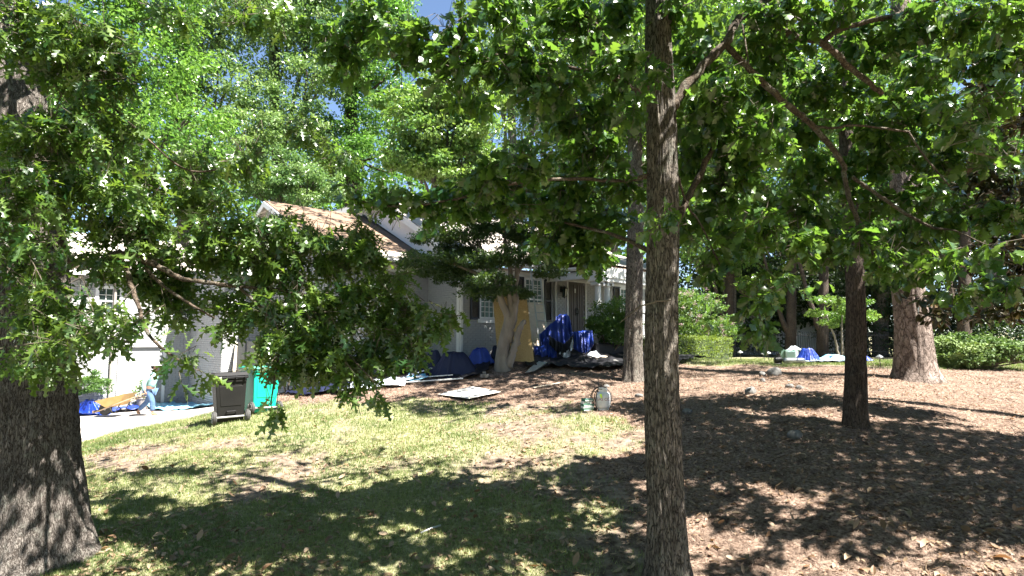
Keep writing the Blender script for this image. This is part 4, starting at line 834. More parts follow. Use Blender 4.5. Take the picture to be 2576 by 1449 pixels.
EM = [ell(*q) for q in ((800, 70, 40, 40, 6.5), (860, 130, 60, 70, 6.4), (930, 60, 80, 55, 6.3), (1010, 100, 90, 60, 6), (1120, 80, 100, 50, 5.9), (1140, 160, 120, 60, 5.8), (1290, 150, 120, 70, 5.8), (1400, 200, 100, 60, 5.6), (1250, 30, 110, 35, 6.3), (1450, 70, 110, 70, 6.2), (1540, 160, 70, 70, 5.9), (1560, 30, 80, 40, 6.4), (1330, 250, 60, 30, 6, .8),
    (1000, 500, 110, 35, 6.7), (870, 490, 50, 25, 6.7, .8), (1130, 500, 110, 45, 6.8), (1230, 440, 90, 50, 6.2), (1330, 410, 90, 50, 5.8), (1300, 520, 100, 40, 6.9), (1430, 480, 90, 60, 7), (1480, 380, 90, 70, 7), (1520, 280, 70, 60, 6.6), (1410, 560, 100, 50, 7.4), (1530, 560, 70, 60, 7.2), (1480, 640, 80, 45, 7.6, .9), (1380, 620, 70, 35, 7.6, .8), (1080, 560, 70, 20, 7.2, .6),
    (1655, 170, 45, 40, 5.2), (1600, 260, 50, 40, 5.4), (1660, 545, 55, 48, 5.2, 1.0), (1570, 450, 50, 60, 6.4), (1690, 30, 70, 40, 5.9),
    (1760, 120, 60, 90, 6.5), (1760, 280, 70, 80, 6.2), (1830, 240, 70, 70, 6), (1850, 360, 90, 80, 6.4), (1930, 330, 70, 60, 5.9), (1940, 130, 110, 80, 6.6), (1960, 30, 120, 45, 6.1), (2110, 30, 110, 40, 6.1), (1840, 480, 90, 70, 6.6), (1850, 590, 75, 60, 6), (1920, 560, 70, 50, 6.2), (1960, 700, 0.1, 0.1, 6, 0), (1800, 660, 50, 45, 6.2), (1900, 740, 50, 50, 5.8, 1.0), (1910, 820, 38, 40, 5.7, .9), (2010, 610, 60, 45, 6.5),
    (2060, 200, 90, 60, 7), (2180, 120, 100, 60, 6.6), (2290, 60, 100, 50, 6.3), (2420, 50, 90, 50, 6), (2540, 40, 70, 60, 6), (2330, 170, 80, 50, 6.8, .8), (2440, 260, 90, 45, 4.9, .8), (2540, 230, 50, 60, 4.8, .9), (2450, 340, 60, 35, 4.9, .7), (2545, 410, 40, 50, 4.8, .8), (2230, 300, 100, 60, 7.2), (2200, 400, 80, 60, 7.4, .9), (2050, 430, 90, 60, 7.6), (2290, 480, 90, 50, 7.2, .8),
    (2160, 600, 60, 50, 6.6), (2230, 660, 60, 40, 6.8), (2370, 660, 70, 40, 6, .8), (2460, 640, 70, 35, 5.8, .9), (2440, 730, 60, 40, 6, .8), (2540, 700, 45, 45, 5.8, .9), (2040, 560, 70, 40, 7.5, .8), (2290, 380, 50, 60, 7.8, .9), (2290, 590, 60, 50, 7.8, 1), (2270, 690, 55, 32, 7.6, 1), (2300, 160, 60, 90, 7.8, 1), (2480, 130, 80, 60, 7, .9), (2400, 400, 80, 60, 7.6, .8), (2160, 500, 70, 50, 7.8, .9), (1730, 400, 50, 70, 6.8, .9), (1740, 560, 50, 50, 6.8, .9), (1200, 250, 80, 40, 6.6, .8), (1430, 300, 80, 50, 6.6, .9), (1500, 460, 60, 40, 6.8, .8), (1900, 230, 70, 50, 7, .9), (2000, 330, 70, 60, 7.4, .9), (2130, 250, 80, 50, 7.2, .9), (2380, 300, 70, 60, 7.2, .9), (2100, 620, 60, 40, 7.4, .9), (2000, 520, 60, 50, 7.4, .9), (2350, 560, 60, 40, 7, .9), (2500, 540, 60, 50, 7, .9), (2540, 150, 50, 60, 6.8, .9))]
near_crown(mo, EM, T_WHT, M['whiteoak'], .152, per=7, tw=.28, density=2.5, droop=.7)
# --- trunk behind it, with its own high crown shading the house front
so_ = empty('oak_tree', onG(3.1, 15.4), 0, 'second oak trunk close behind the slim foreground oak, beside the front walk', 'tree')
stem(so_, [Vector((3.1, 15.4, so_.location.z - .2)), P(1592, 930, 15.4), P(1596, 700, 15.4), P(1598, 400, 15.4), P(1588, 100, 15.4), P(1585, -200, 15.4)], [.33, .25, .21, .185, .16, .12], M['bark_grey'], 60, seg=22, amp=.02, freq=18, flare=.35, zs=2.5, seed=4, flh=.3)
limbs(so_, [([P(1598, 330, 15.4), P(1700, 240, 15), P(1850, 150, 14.6)], [.08, .06, .03]), ([P(1595, 200, 15.4), P(1480, 120, 15.8), P(1340, 80, 16)], [.08, .06, .03]), ([P(1598, 470, 15.4), P(1540, 400, 16), P(1440, 380, 16.5)], [.06, .04, .02])], M['bark_grey'])
bg_leaves(so_, [CE(1600, 60, 170, 110, 15, 2), CE(1430, 180, 130, 90, 16, 2), CE(1760, 160, 150, 110, 15, 2), CE(1500, 320, 110, 70, 16.5, 1.6), CE(1700, 330, 90, 70, 15, 1.6), CE(1400, -60, 200, 100, 16, 2), CE(1800, -100, 250, 120, 14, 2.4), CE(1880, 300, 100, 80, 14.5, 1.5), CE(1620, 480, 60, 30, 16, .8)], 17000, .13, M['whiteoak'], T_OVAL, (.0, .9))
ro = empty('oak_tree', onG(P(2150, 1060, 9.5).x, 9.5), 0, 'narrow dark shaded trunk in the right half standing in pine straw', 'tree')
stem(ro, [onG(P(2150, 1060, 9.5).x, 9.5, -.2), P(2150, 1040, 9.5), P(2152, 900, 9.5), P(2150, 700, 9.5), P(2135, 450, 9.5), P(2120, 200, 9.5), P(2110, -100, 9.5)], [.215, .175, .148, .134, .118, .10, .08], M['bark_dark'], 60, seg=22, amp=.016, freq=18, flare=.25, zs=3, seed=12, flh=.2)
bg_leaves(ro, [CE(2010, 480, 110, 70, 10, 1), CE(2200, 560, 110, 60, 10.5, 1), CE(2080, 640, 90, 45, 10.5, .9), CE(2280, 640, 100, 50, 10.5, .9), CE(1930, 620, 80, 50, 10.5, .9), CE(2120, 350, 120, 70, 10, 1), CE(2260, 250, 100, 70, 10, 1), CE(2380, 560, 90, 60, 10.5, .9), CE(1960, 700, 80, 35, 11, .8), CE(2050, 120, 120, 60, 10, 1)], 7500, .135, M['whiteoak'], T_OVAL, (.0, .9))
pi_ = empty('pine_tree', onG(P(2297, 948, 14).x, 14), 0, 'thick sunlit pine trunk with plated reddish bark beside the juniper', 'tree')
stem(pi_, [onG(P(2303, 950, 14).x, 14, -.2), P(2300, 930, 14), P(2294, 820, 14), P(2282, 700, 14), P(2272, 500, 14), P(2268, 250, 14.2), P(2262, -50, 14.4), P(2255, -500, 14.8)], [.56, .42, .365, .33, .28, .25, .21, .16], M['bark_pine'], 80, seg=24, amp=.03, freq=9, flare=.28, lobes=7, zs=1.4, seed=21, flh=.3)
# --- small maple in front of the windows: twisted stems, flat layers of fine leaves
jm = empty('maple_tree', onG(-.25, 16.6), 0, 'small multi stemmed maple with flat dark layers of fine leaves before the windows', 'tree')
Z0 = jm.location.z; q = lambda px, py, Y=16.6: P(px, py, Y)
stem(jm, [Vector((-.25, 16.6, Z0 - .15)), q(1264, 900), q(1270, 850), q(1278, 800), q(1262, 760), q(1252, 720), q(1225, 660), q(1200, 600)], [.26, .20, .16, .12, .10, .08, .05, .03], M['bark_maple'], 30, seg=10, amp=.02, freq=5, zs=1, seed=5)
limbs(jm, [([q(1280, 925, 16.5), q(1292, 880, 16.5), q(1305, 835, 16.5), q(1318, 805, 16.5)], [.12, .10, .09, .06]), ([q(1275, 860), q(1290, 800), q(1295, 740), q(1300, 680), q(1310, 620), q(1330, 560)], [.14, .12, .09, .06, .04, .02]),
    ([q(1285, 800), q(1282, 740), q(1284, 690), q(1270, 620), q(1275, 560), q(1270, 500)], [.09, .08, .07, .05, .035, .02]), ([q(1300, 690), q(1330, 650), q(1380, 620), q(1420, 610)], [.05, .04, .03, .015]), ([q(1252, 720), q(1180, 680), q(1100, 650), q(1030, 650)], [.06, .045, .03, .012]),
    ([q(1225, 660), q(1170, 600), q(1120, 560), q(1060, 540)], [.05, .04, .025, .012])], M['bark_maple'], 9, 'stem')
LAY = [(1180, 470, 60, 18), (1260, 455, 70, 22), (1340, 470, 60, 20), (1400, 540, 60, 22), (1210, 560, 60, 20), (1320, 610, 70, 26), (1160, 635, 70, 18), (1390, 680, 40, 14), (1130, 500, 50, 16), (1420, 640, 50, 18), (1120, 545, 60, 16), (1180, 530, 70, 20), (1260, 510, 90, 26), (1340, 520, 70, 25), (1110, 585, 55, 14), (1180, 600, 70, 22), (1270, 570, 80, 30), (1350, 590, 60, 28), (1420, 600, 60, 18), (1090, 640, 70, 16), (1150, 665, 90, 20), (1230, 650, 80, 22), (1100, 680, 60, 14), (1170, 705, 80, 20), (1240, 710, 60, 22), (1040, 660, 40, 12), (1300, 640, 60, 22), (1370, 650, 50, 16), (1215, 740, 60, 12), (1290, 735, 40, 14), (1060, 600, 25, 10), (1440, 640, 30, 10), (1320, 740, 20, 6), (1345, 870, 0, 0)]
bg_leaves(jm, [(P(a, b_, 16.4 + random.uniform(-1.0, 1.0)), (c * 16.5 / FOC, .9, d * 16.5 / FOC)) for a, b_, c, d in LAY[:-1]], 50000, .082, M['mapleleaf'], T_STAR, (.0, .7), 'foliage', sub=30, drop=.1)
# --- magnolia at the right edge
mg = empty('magnolia_tree', onG(8.9, 10.2), 0, 'dark glossy magnolia with rusty leaf undersides filling the right edge', 'tree')
stem(mg, [onG(8.9, 10.2, -.2), P(2620, 800, 10.2), P(2610, 400, 10.2), P(2600, 0, 10.2)], [.22, .17, .13, .08], M['bark_dark'], 24, seg=12)
EG = []
for a, b_, c, d, Y in ((2560, 520, 70, 90, 9.6), (2540, 640, 70, 60, 9.6), (2500, 740, 70, 40, 9.4), (2560, 760, 60, 60, 9.5), (2420, 790, 80, 30, 9.6), (2470, 430, 60, 50, 9.8), (2520, 180, 70, 60, 9.6), (2440, 140, 60, 40, 9.8), (2350, 145, 60, 30, 9.9), (2590, 320, 60, 90, 9.6), (2300, 760, 50, 16, 8.4), (2460, 540, 50, 40, 9.8)):
    e = ell(a, b_, c, d, Y, 2.2, .8); EG.append(e)
near_crown(mg, EG, T_MAG, M['magnolia'], .17, per=7, tw=.22, parts=120, droop=.15)
# --- unseen leaves added above the frame, set along sun rays to throw dappled shade
def shade_crown(root, target, want, n_, size, m, hmin=0, patch=1.0, seed=40, name='shade_foliage', xr=(-9, 10), yr=(4, 12), thr=.5):
    x = RNG.uniform(*xr, n_); y = RNG.uniform(*yr, n_); z = gz(x, y); zz = z - CAMZ; f = y * cp + zz * sp; up = -y * sp + zz * cp
    px = CX + FOC * x / f; py = CY - FOC * up / f; dn = want(px, py)
    nz = fbm(x * 1.5 / patch, y * 1.5 / patch, seed, 3); ok = (nz < .30 + dn * .42) & (RNG.random(n_) < .25 + dn) & (dn > 0)
    x, y, z = x[ok], y[ok], z[ok]; h = np.full(len(x), 5.0); S = np.array(SUN)
    for _ in range(60):
        X = x + S[0] * h; Y_ = y + S[1] * h; Z_ = z + S[2] * h; a_ = Z_ - CAMZ; f = Y_ * cp + a_ * sp; v = (-Y_ * sp + a_ * cp) / np.maximum(f, .01)
        bad = (CY - FOC * v > -60) & (f > 0); h = np.where(bad, h + .25, h)
    h += RNG.random(len(x)) * 1.6
    p = np.stack([x + S[0] * h, y + S[1] * h, z + S[2] * h], -1); d = norm(RNG.normal(size=p.shape) + np.array([0, 0, -.4]))
    V, F_, ids, _ = place(T_OVAL, p, leaf_frames(d, .5), size * np.clip(RNG.normal(1, .25, len(p)), .5, 1.6))
    o = put(name, npmesh(name, V - np.array(root.location), F_, m, False, RNG.random(len(p))[ids]), root); o['kind'] = 'stuff'; print(name, len(p))
def want_left(px, py):
    e = np.interp(px, [0, 200, 450, 600, 800, 1000, 1300, 1480, 1600, 1660], [1130, 1125, 1108, 1085, 1078, 1090, 1120, 1150, 1165, 1180])
    d = np.clip((py - e) / 60, 0, 1) * np.where(py > 1330, 1.05, np.where(py > 1220, .70, .62)); d = np.where((px < 520) & (py > 1080) & (py < 1160), .25, d)
    return np.where(px > 1700, 0, d)
def want_right(px, py):
    e = np.interp(px, [1690, 1800, 2000, 2200, 2400, 2600], [1020, 1025, 1040, 1055, 1075, 1090])
    d = np.where(py > e, 1.15, 0.) * np.clip((py - e) / 14, 0, 1)
    low = np.interp(px, [1690, 1900, 2200, 2400, 2700], [1165, 1215, 1290, 1360, 1400]); d = np.where(py > low, np.where(px > 2150, .46, .34), d)
    d = np.where((py > 1370) & (px > 2050), .30, d); d = np.where((py > 895) & (py < 960) & (px < 2120) & (px > 1720), .30, d)
    d = np.where((px > 1700) & (px < 1850) & (py > 1120) & (py < 1220), .25, d)
    return np.where(px <= 1700, 0, d)
shade_crown(mo, None, want_left, 27000, .15, M['whiteoak'], seed=41, patch=.62, yr=(4.3, 13))
shade_crown(mo, None, lambda px, py: np.where((py > 1300) & (px < 1700) & (px > 380), .72, 0.), 14000, .15, M['whiteoak'], seed=52, xr=(-5, 3), yr=(4.3, 7), patch=.5)
shade_crown(mo, None, want_right, 80000, .15, M['whiteoak'], seed=47, xr=(1.2, 12), yr=(4.3, 13), patch=.62)
# leaves added along the sun rays, shaped to shade house and front yard
def shade_on(root, pts, n_, h0, h1, size, m, dens=.7, seed=60, ps=1.2, name='shade_foliage'):
    """pts: function giving n points in the house's own space"""
    l_ = pts(n_); x = HC.x + l_[:, 0] * cF - l_[:, 1] * sF; y = HC.y + l_[:, 0] * sF + l_[:, 1] * cF; z = l_[:, 2]
    ok = fbm(l_[:, 0] * ps + l_[:, 1] * ps, l_[:, 2] * ps + l_[:, 1] * ps, seed, 3) < .30 + dens * .42; x, y, z = x[ok], y[ok], z[ok]
    h = h0 + (h1 - h0) * RNG.random(len(x)); p = np.stack([x + SUN.x * h, y + SUN.y * h, z + SUN.z * h], -1); D_ = norm(RNG.normal(size=p.shape) + np.array([0, 0, -.4]))
    V, F_, ids, _ = place(T_OVAL, p, leaf_frames(D_, .6), size * np.clip(RNG.normal(1, .25, len(p)), .5, 1.6))
    o = put(name, npmesh(name, V - np.array(root.location), F_, m, False, RNG.random(len(p))[ids]), root); o['kind'] = 'stuff'
U = lambda n_, *r: np.stack([RNG.uniform(a, b_, n_) if a != b_ else np.full(n_, a) for a, b_ in r], -1)
shade_on(so_, lambda n_: U(n_, (-.8, 9.5), (0, 0), (1.8, 5.1)), 24000, 4.5, 8.5, .15, M['whiteoak'], 1.05, 61)
shade_on(so_, lambda n_: U(n_, (-2, 8), (-2.6, 0), (1.9, 2.1)), 9000, 7.0, 10.5, .15, M['whiteoak'], .72, 63)
shade_on(so_, lambda n_: U(n_, (-.1, -.1), (.2, 4.6), (3, 7.5)), 6000, 9, 12, .15, M['whiteoak'], .9, 65)
shade_on(so_, lambda n_: (lambda a: np.concatenate([a[:, :2], 5.2 + .46 * (a[:, 1:2] - 1.3)], 1))(U(n_, (-3.7, 0), (1.3, 6.2), (0, 0))), 5500, 9.5, 12.5, .15, M['whiteoak'], .45, 67, 2.2)
shade_on(so_, lambda n_: U(n_, (-3.6, 0), (1.6, 1.6), (1, 5)), 4500, 9.5, 12.5, .15, M['whiteoak'], .75, 69)

shade_on(so_, lambda n_: U(n_, (-4, 7), (-5.6, -2.3), (1.8, 1.9)), 12000, 8, 11.5, .15, M['whiteoak'], .62, 71)
shade_on(so_, lambda n_: U(n_, (2.5, 12), (-9.5, -5.0), (1.8, 1.9)), 9000, 9.5, 13, .15, M['whiteoak'], .36, 73, .8)
shade_on(so_, lambda n_: U(n_, (2.3, 7.2), (-2.3, -2.3), (2.1, 3.7)), 8000, 6.5, 9.5, .15, M['whiteoak'], 1.0, 75)
# unseen trees added behind and beside the camera to block open sky light
for x_, y_, z_, r_, lab in ((-6, -7, 7.5, 4.2, 'added sky-blocking tree behind the viewpoint on the left'), (4, -9, 8.5, 4.6, 'added sky-blocking tree straight behind the viewpoint'), (-16, -1, 8, 5, 'added broad sky-blocking tree left of the viewpoint beyond the driveway'), (14, -9, 8, 4.5, 'added sky-blocking tree behind the viewpoint on the right'), (16, 4, 4.8, 3.6, 'added low spreading sky-blocking tree just right of the viewpoint'), (23, 9, 4.5, 3.5, 'added broad sky-blocking tree beyond the right edge of the lawn'), (-1, -3, 10, 4, 'added tall sky-blocking tree right behind the viewpoint'), (-14, 8, 7, 3.5, 'added sky-blocking tree between the driveway and the huge oak')):
    b_ = onG(x_, y_); t = empty('sky_block_tree', b_, 0, lab, 'tree', 'added sky-blocking trees around the viewpoint'); stem(t, [b_ - Vector((0, 0, .3)), b_ + Vector((.1, 0, 3)), Vector((x_, y_, z_))], [.35, .28, .15], M['bark_grey'], 16, seg=8)
    bg_leaves(t, [(Vector((x_, y_, z_)), (r_, r_, r_ * .75))], 9000, .38, M['bgleaf'])
# ------------------------------------------------------------------ shrubs and hedges
def bush(name, label, cat, px, py, clumps, n_, size, m, tint=(.1, .9), tpl=T_OVAL, stems=True, group=None, base=None):
    b_ = base or G(px, py); t = empty(name, b_, 0, label, cat, group); Y = b_.y
    cl = [CE(a, b2, c, d, Y + e, f) for a, b2, c, d, e, f in clumps]
    bg_leaves(t, cl, n_, size, m, tpl, tint, 'foliage', sub=40, drop=.0)
    if stems:
        for c, r in cl: MB().tube([Vector((0, 0, -.05)), (c - b_) * .5 + Vector((.05, 0, 0)), c - b_], [.035, .02, .008], 6).build('stem', M['twig'], t)
    return t
def hedge_box(label, pts, h, m, n_, size, tint=(.2, 1), group=None):
    a, b_ = Vector(pts[0]), Vector(pts[1]); d = (b_ - a); L_ = d.length; t = empty('hedge', a, math.atan2(d.y, d.x), label, 'hedge', group); wd_ = pts[2]
    u = RNG.random((n_, 3)); face = RNG.integers(0, 4, n_)
    x = u[:, 0] * L_; y = u[:, 1] * wd_; z = u[:, 2] * h
    y = np.where(face == 0, .0 + .04 * u[:, 1], y); z = np.where(face == 1, h - .04 * u[:, 2], z); x = np.where(face == 2, .03 * u[:, 0], x); x = np.where(face == 3, L_ - .03 * u[:, 0], x)
    p = np.stack([x, y, z], -1) + RNG.normal(0, .035, (n_, 3)) + (fbm(x * 2, z * 2 + y, 4)[:, None] - .5) * .14
    D_ = norm(RNG.normal(size=(n_, 3)) + np.array([0, -.3, .5])); V, F_, ids, _ = place(T_OVAL, p, leaf_frames(D_, .9), size * np.clip(RNG.normal(1, .25, n_), .5, 1.6))
    put('foliage', npmesh('foliage', V, F_, m, False, np.clip(tint[0] + (tint[1] - tint[0]) * (fbm(x * 3, z * 3, 9) + RNG.normal(0, .15, n_)), 0, 1)[ids]), t)['kind'] = 'stuff'
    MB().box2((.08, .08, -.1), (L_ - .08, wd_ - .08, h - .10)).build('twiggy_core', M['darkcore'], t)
    return t
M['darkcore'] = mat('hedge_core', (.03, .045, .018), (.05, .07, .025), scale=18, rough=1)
hedge_box('clipped yellow green box hedge with square corners on the far lawn', [G(1690, 905), G(1842, 908), 1.2], .72, M['hedge'], 9000, .06)
bush('flowering_shrub', 'tall bright green shrub with pink flower heads behind the clipped hedge', 'shrub', 1770, 902, [(1750, 800, 55, 60, .9, 1), (1820, 830, 40, 40, .9, .8), (1725, 760, 30, 35, 1, .7), (1790, 760, 30, 30, 1, .6), (1700, 850, 40, 30, 1, .7)], 11000, .085, M['shrub'])
fs = bpy.data.objects['flowering_shrub']; fb = Vector(fs.location)
for k in range(26):
    a = random.choice([(1750, 785, 48, 55), (1820, 815, 35, 30), (1725, 745, 25, 28), (1790, 745, 25, 22)]); c = P(random.gauss(a[0], a[2] * .55), random.gauss(a[1], a[3] * .5), fb.y + .1) - fb
    p = np.array(c) + RNG.normal(0, .05, (40, 3)); V, F_, ids, _ = place(T_TRI, p, leaf_frames(norm(RNG.normal(size=(40, 3))), 1), np.full(40, .035))
    put('flower_head', npmesh('flower_head', V, F_, M['blossom'], False, RNG.random(40)[ids]), fs)['kind'] = 'stuff'
bush('porch_shrub', 'loose dark green shrub hiding the porch rail beside the columns', 'shrub', 1530, 898, [(1530, 800, 45, 45, 0, .8), (1565, 790, 40, 40, .3, .8), (1500, 815, 25, 25, -.2, .5), (1550, 840, 45, 25, .1, .7), (1580, 830, 30, 35, 0, .6)], 8000, .08, M['shrub'], (.0, .6))
bush('garden_shrub', 'sunlit small leaved shrub against the garage wall behind the hanging oak leaves', 'shrub', 720, 992, [(690, 900, 45, 60, .3, .6), (740, 870, 45, 60, .5, .6), (790, 910, 50, 50, .3, .6), (850, 920, 50, 40, .2, .6)], 9000, .075, M['hedge'], (.0, .7))
bush('round_shrub', 'dark round clipped shrub by the driveway wall left of the wheelbarrow', 'shrub', 240, 1003, [(240, 965, 26, 32, 0, .45), (215, 970, 20, 26, .2, .4)], 3500, .06, M['shrub'], (.0, .6), stems=False, base=onG(*loc2w(-8.0, 9.1)[:2]))
ju = bush('juniper_shrub', 'low spreading feathery juniper with bare twigs at its right side', 'shrub', 2450, 928, [(2420, 872, 62, 30, 0, .9), (2380, 900, 40, 22, 0, .6), (2480, 872, 50, 26, .2, .8), (2530, 885, 40, 26, .1, .7), (2440, 900, 60, 20, -.2, .7)], 15000, .09, M['juniper'], (.1, 1), T_TRI)
for k in range(14):
    a = Vector((random.uniform(-.1, .5), 0, .05)); MB().tube([a, a + Vector((random.uniform(-.3, .9), -.3, random.uniform(.1, .35))), a + Vector((random.uniform(.0, 1.4), -.5, random.uniform(.1, .6)))], [.025, .015, .006], 6).build('branch', M['twig'], ju)
# potted plant by the garage door
pp = empty('potted_plant', onG(*loc2w(-6.5, 9.1)[:2], .06), 0, 'leafy potted plant standing in a grey pot by the garage door', 'plant'); MB().lathe([(.13, 0), (.17, .35), (.19, .36), (.19, .40), (.16, .40), (.15, .37)], 20).build('pot', M['terracotta'], pp, smooth=False)
bg_leaves(pp, [(Vector(pp.location) + Vector((0, 0, .72)), (.26, .26, .30))], 500, .08, M['shrub'], T_OVAL, (.2, 1), 'foliage', sub=40, drop=0)

# ------------------------------------------------------------------ tarps and covered heaps
def heap(name, label, cat, px0, px1, pyt, pyb, Y, m, seed=0, group=None, depth=.8, spread=1.25, folds=9, flat=.35):
    """a cloth draped over something: measured width and height, round in depth"""
    c = P((px0 + px1) / 2, pyb, Y); g_ = onG(c.x, Y); rx = (px1 - px0) / 2 * Y / FOC; h = (pyb - pyt) * Y / FOC; ry = depth * rx
    nr, na = 26, 96; r = np.linspace(0, 1, nr)[:, None]; a = np.linspace(0, 2 * np.pi, na, endpoint=False)[None, :]
    fo = (vnoise(a * folds / 2 + seed, r * 1.5 + seed, seed) - .5); sh = 1 + .18 * (vnoise(np.cos(a) * 1.3 + seed, np.sin(a) * 1.3, seed + 2) - .5) * 2
    prof = np.clip(1 - np.clip((r - flat) / (1 - flat), 0, 1) ** 1.5, 0, 1)
    R_ = r * (1 + (spread - 1) * r ** 6) * (1 + fo * .22 * r); x = np.cos(a) * R_ * rx * sh; y = np.sin(a) * R_ * ry * sh
    z = h * prof * (1 + .16 * (vnoise(x * 2 + seed, y * 2, seed + 4) - .5)) + (1 - np.abs(2 * vnoise(x * 5 + seed, y * 5, seed + 6) - 1)) ** 2 * .05 + fo * .09 * r
    zg_ = gz(g_.x + x, Y + y) - g_.z; z = np.maximum(z + zg_ * r, zg_ + .015)
    o = put(name, npmesh(name, np.stack([x, y, z], -1).reshape(-1, 3), grid_faces(nr, na, True), m, True), None, g_); return tag(o, label, cat, group)
GN = 'tarp covered heaps along the house front'
heap('covered_heap', 'dark navy tarp over a heap, the leftmost and half hidden behind its neighbour', 'tarp', 1062, 1122, 866, 912, 17.2, M['navytarp'], 3, GN)
heap('covered_heap', 'widest heap under a dark navy tarp with long folds down its front', 'tarp', 1090, 1190, 875, 926, 16.6, M['navytarp'], 5, GN, flat=.45, folds=14)
heap('covered_heap', 'rounded heap under a bright blue tarp left of the twisted maple', 'tarp', 1174, 1236, 865, 905, 17.4, M['bluetarp'], 8, GN, flat=.5)
heap('covered_heap', 'small dark tarp heap just behind the twisted maple trunk', 'tarp', 1232, 1262, 868, 905, 17.9, M['navytarp'], 10, GN)
def sheet(name, label, cat, pxs, m, nu=50, nv=20, amp=.05, seed=0, group=None, lift=.045, thick=.004, folds=1.0):
    """pxs: four ground corners as seen; a crumpled sheet lying on the ground"""
    q = [G(*p) if len(p) == 2 else Vector(p) for p in pxs]; c = sum((Vector(p) for p in q), Vector()) / 4; c.z = float(gz(c.x, c.y)); q = [np.array(p)[:2] for p in q]
    u, v = np.meshgrid(np.linspace(0, 1, nu), np.linspace(0, 1, nv), indexing='ij'); e = .5
    ju = (vnoise(u * 7 + seed, v * 4, seed) - .5) * .16; u2 = u + (vnoise(v * 5 + seed, u * 2, seed + 1) - .5) * .10; v2 = v + ju
    p = q[0] * ((1 - u2) * (1 - v2))[..., None] + q[1] * (u2 * (1 - v2))[..., None] + q[2] * (u2 * v2)[..., None] + q[3] * ((1 - u2) * v2)[..., None]
    x, y = p[..., 0], p[..., 1]; rd = (1 - np.abs(2 * vnoise(x * 2.3 * folds + seed, y * 3.6 * folds, seed + 2) - 1)) ** 2 * .6 + (1 - np.abs(2 * vnoise(x * 6 * folds, y * 5 * folds + seed, seed + 3) - 1)) ** 2 * .3
    z = gz(x, y) + lift + rd * amp; o = put(name, npmesh(name, np.stack([x - c.x, y - c.y, z - c.z], -1).reshape(-1, 3), grid_faces(nu, nv), m, True), None, c)
    s = o.modifiers.new('thick', 'SOLIDIFY'); s.thickness = thick; s.offset = 1; return tag(o, label, cat, group)
GB = 'black plastic sheets spread along the house front'
sheet('plastic_sheet', 'crumpled black plastic sheet on the ground left of the maple trunk', 'sheet', [(985, 948), (1235, 948), (1265, 905), (1040, 910)], M['blackplastic'], 90, 30, .13, 2, GB)
sheet('plastic_sheet', 'black plastic sheet folded over the ground between the maple and the walk', 'sheet', [tuple(loc2w(.2, -2.7)), tuple(loc2w(3.2, -5.0)), tuple(loc2w(7.0, -4.4)), tuple(loc2w(2.6, -.5))], M['blackplastic'], 110, 40, .14, 5, GB, lift=.07)
sheet('plastic_sheet', 'ragged clear plastic sheet under the ends of the white trim strips', 'sheet', [(840, 995), (1010, 975), (1020, 955), (880, 972)], M['poly'], 60, 20, .12, 9)
sheet('plastic_sheet', 'small crumpled blue and white plastic scrap beside the trim strips', 'sheet', [(1018, 966), (1076, 960), (1070, 946), (1026, 949)], M['skytarp'], 30, 14, .10, 12)
sheet('plastic_sheet', 'dark plastic strip below the shrub left of the trim strips', 'sheet', [(720, 1000), (870, 990), (900, 970), (740, 980)], M['navytarp'], 50, 16, .12, 14)
heap('plastic_bundle', 'shiny clear plastic bundle lying at the right end of the black sheet', 'bundle', 1466, 1516, 884, 902, 18.2, M['poly'], 21, depth=.6, flat=.2)
heap('tarp_peak', 'small peaked fold of black cloth at the front edge of the black sheet', 'tarp', 1442, 1484, 901, 924, 17.2, M['blackplastic'], 23, depth=.6, flat=.02)
heap('tarp_pile', 'deep blue crumpled tarp pile behind the green air conditioner', 'tarp', 2006, 2060, 876, 908, 22.3, M['bluetarp'], 31, depth=.7, flat=.4, folds=24)
heap('tarp_pile', 'crumpled light blue tarp spread left of the narrow dark trunk', 'tarp', 2052, 2136, 893, 911, 22.6, M['skytarp'], 33, depth=.4, flat=.15, folds=24)
heap('tarp_pile', 'corner of a blue tarp showing right of the narrow dark trunk', 'tarp', 2158, 2190, 897, 911, 22.5, M['bluetarp'], 35, depth=.5, flat=.3, folds=18)
sheet('plastic_sheet', 'pale blue sheet lying flat in front of the light blue tarp', 'sheet', [(2020, 914), (2150, 914), (2130, 907), (2030, 907)], M['poly'], 30, 12, .08, 41)
heap('driveway_tarp', 'bright blue bunched tarp on the driveway behind the wheelbarrow', 'tarp', 178, 272, 978, 1016, 19.45, M['bluetarp'], 51, depth=.3, flat=.25, folds=20)
sheet('driveway_tarp', 'blue tarp laid along the foot of the white left wall', 'tarp', [tuple(loc2w(-9.5, 8.5)), tuple(loc2w(-6.6, 8.6)), tuple(loc2w(-6.4, 9.5)), tuple(loc2w(-9.5, 9.5))], M['bluetarp'], 50, 12, .22, 53, lift=.07)
sheet('driveway_tarp', 'turquoise and pale tarp strip along the wall right of the worker', 'tarp', [tuple(loc2w(-6.4, 8.3)), tuple(loc2w(-4.6, 5.6)), tuple(loc2w(-5.1, 9.3)), tuple(loc2w(-6.3, 9.5))], M['skytarp'], 60, 12, .18, 57, lift=.07)
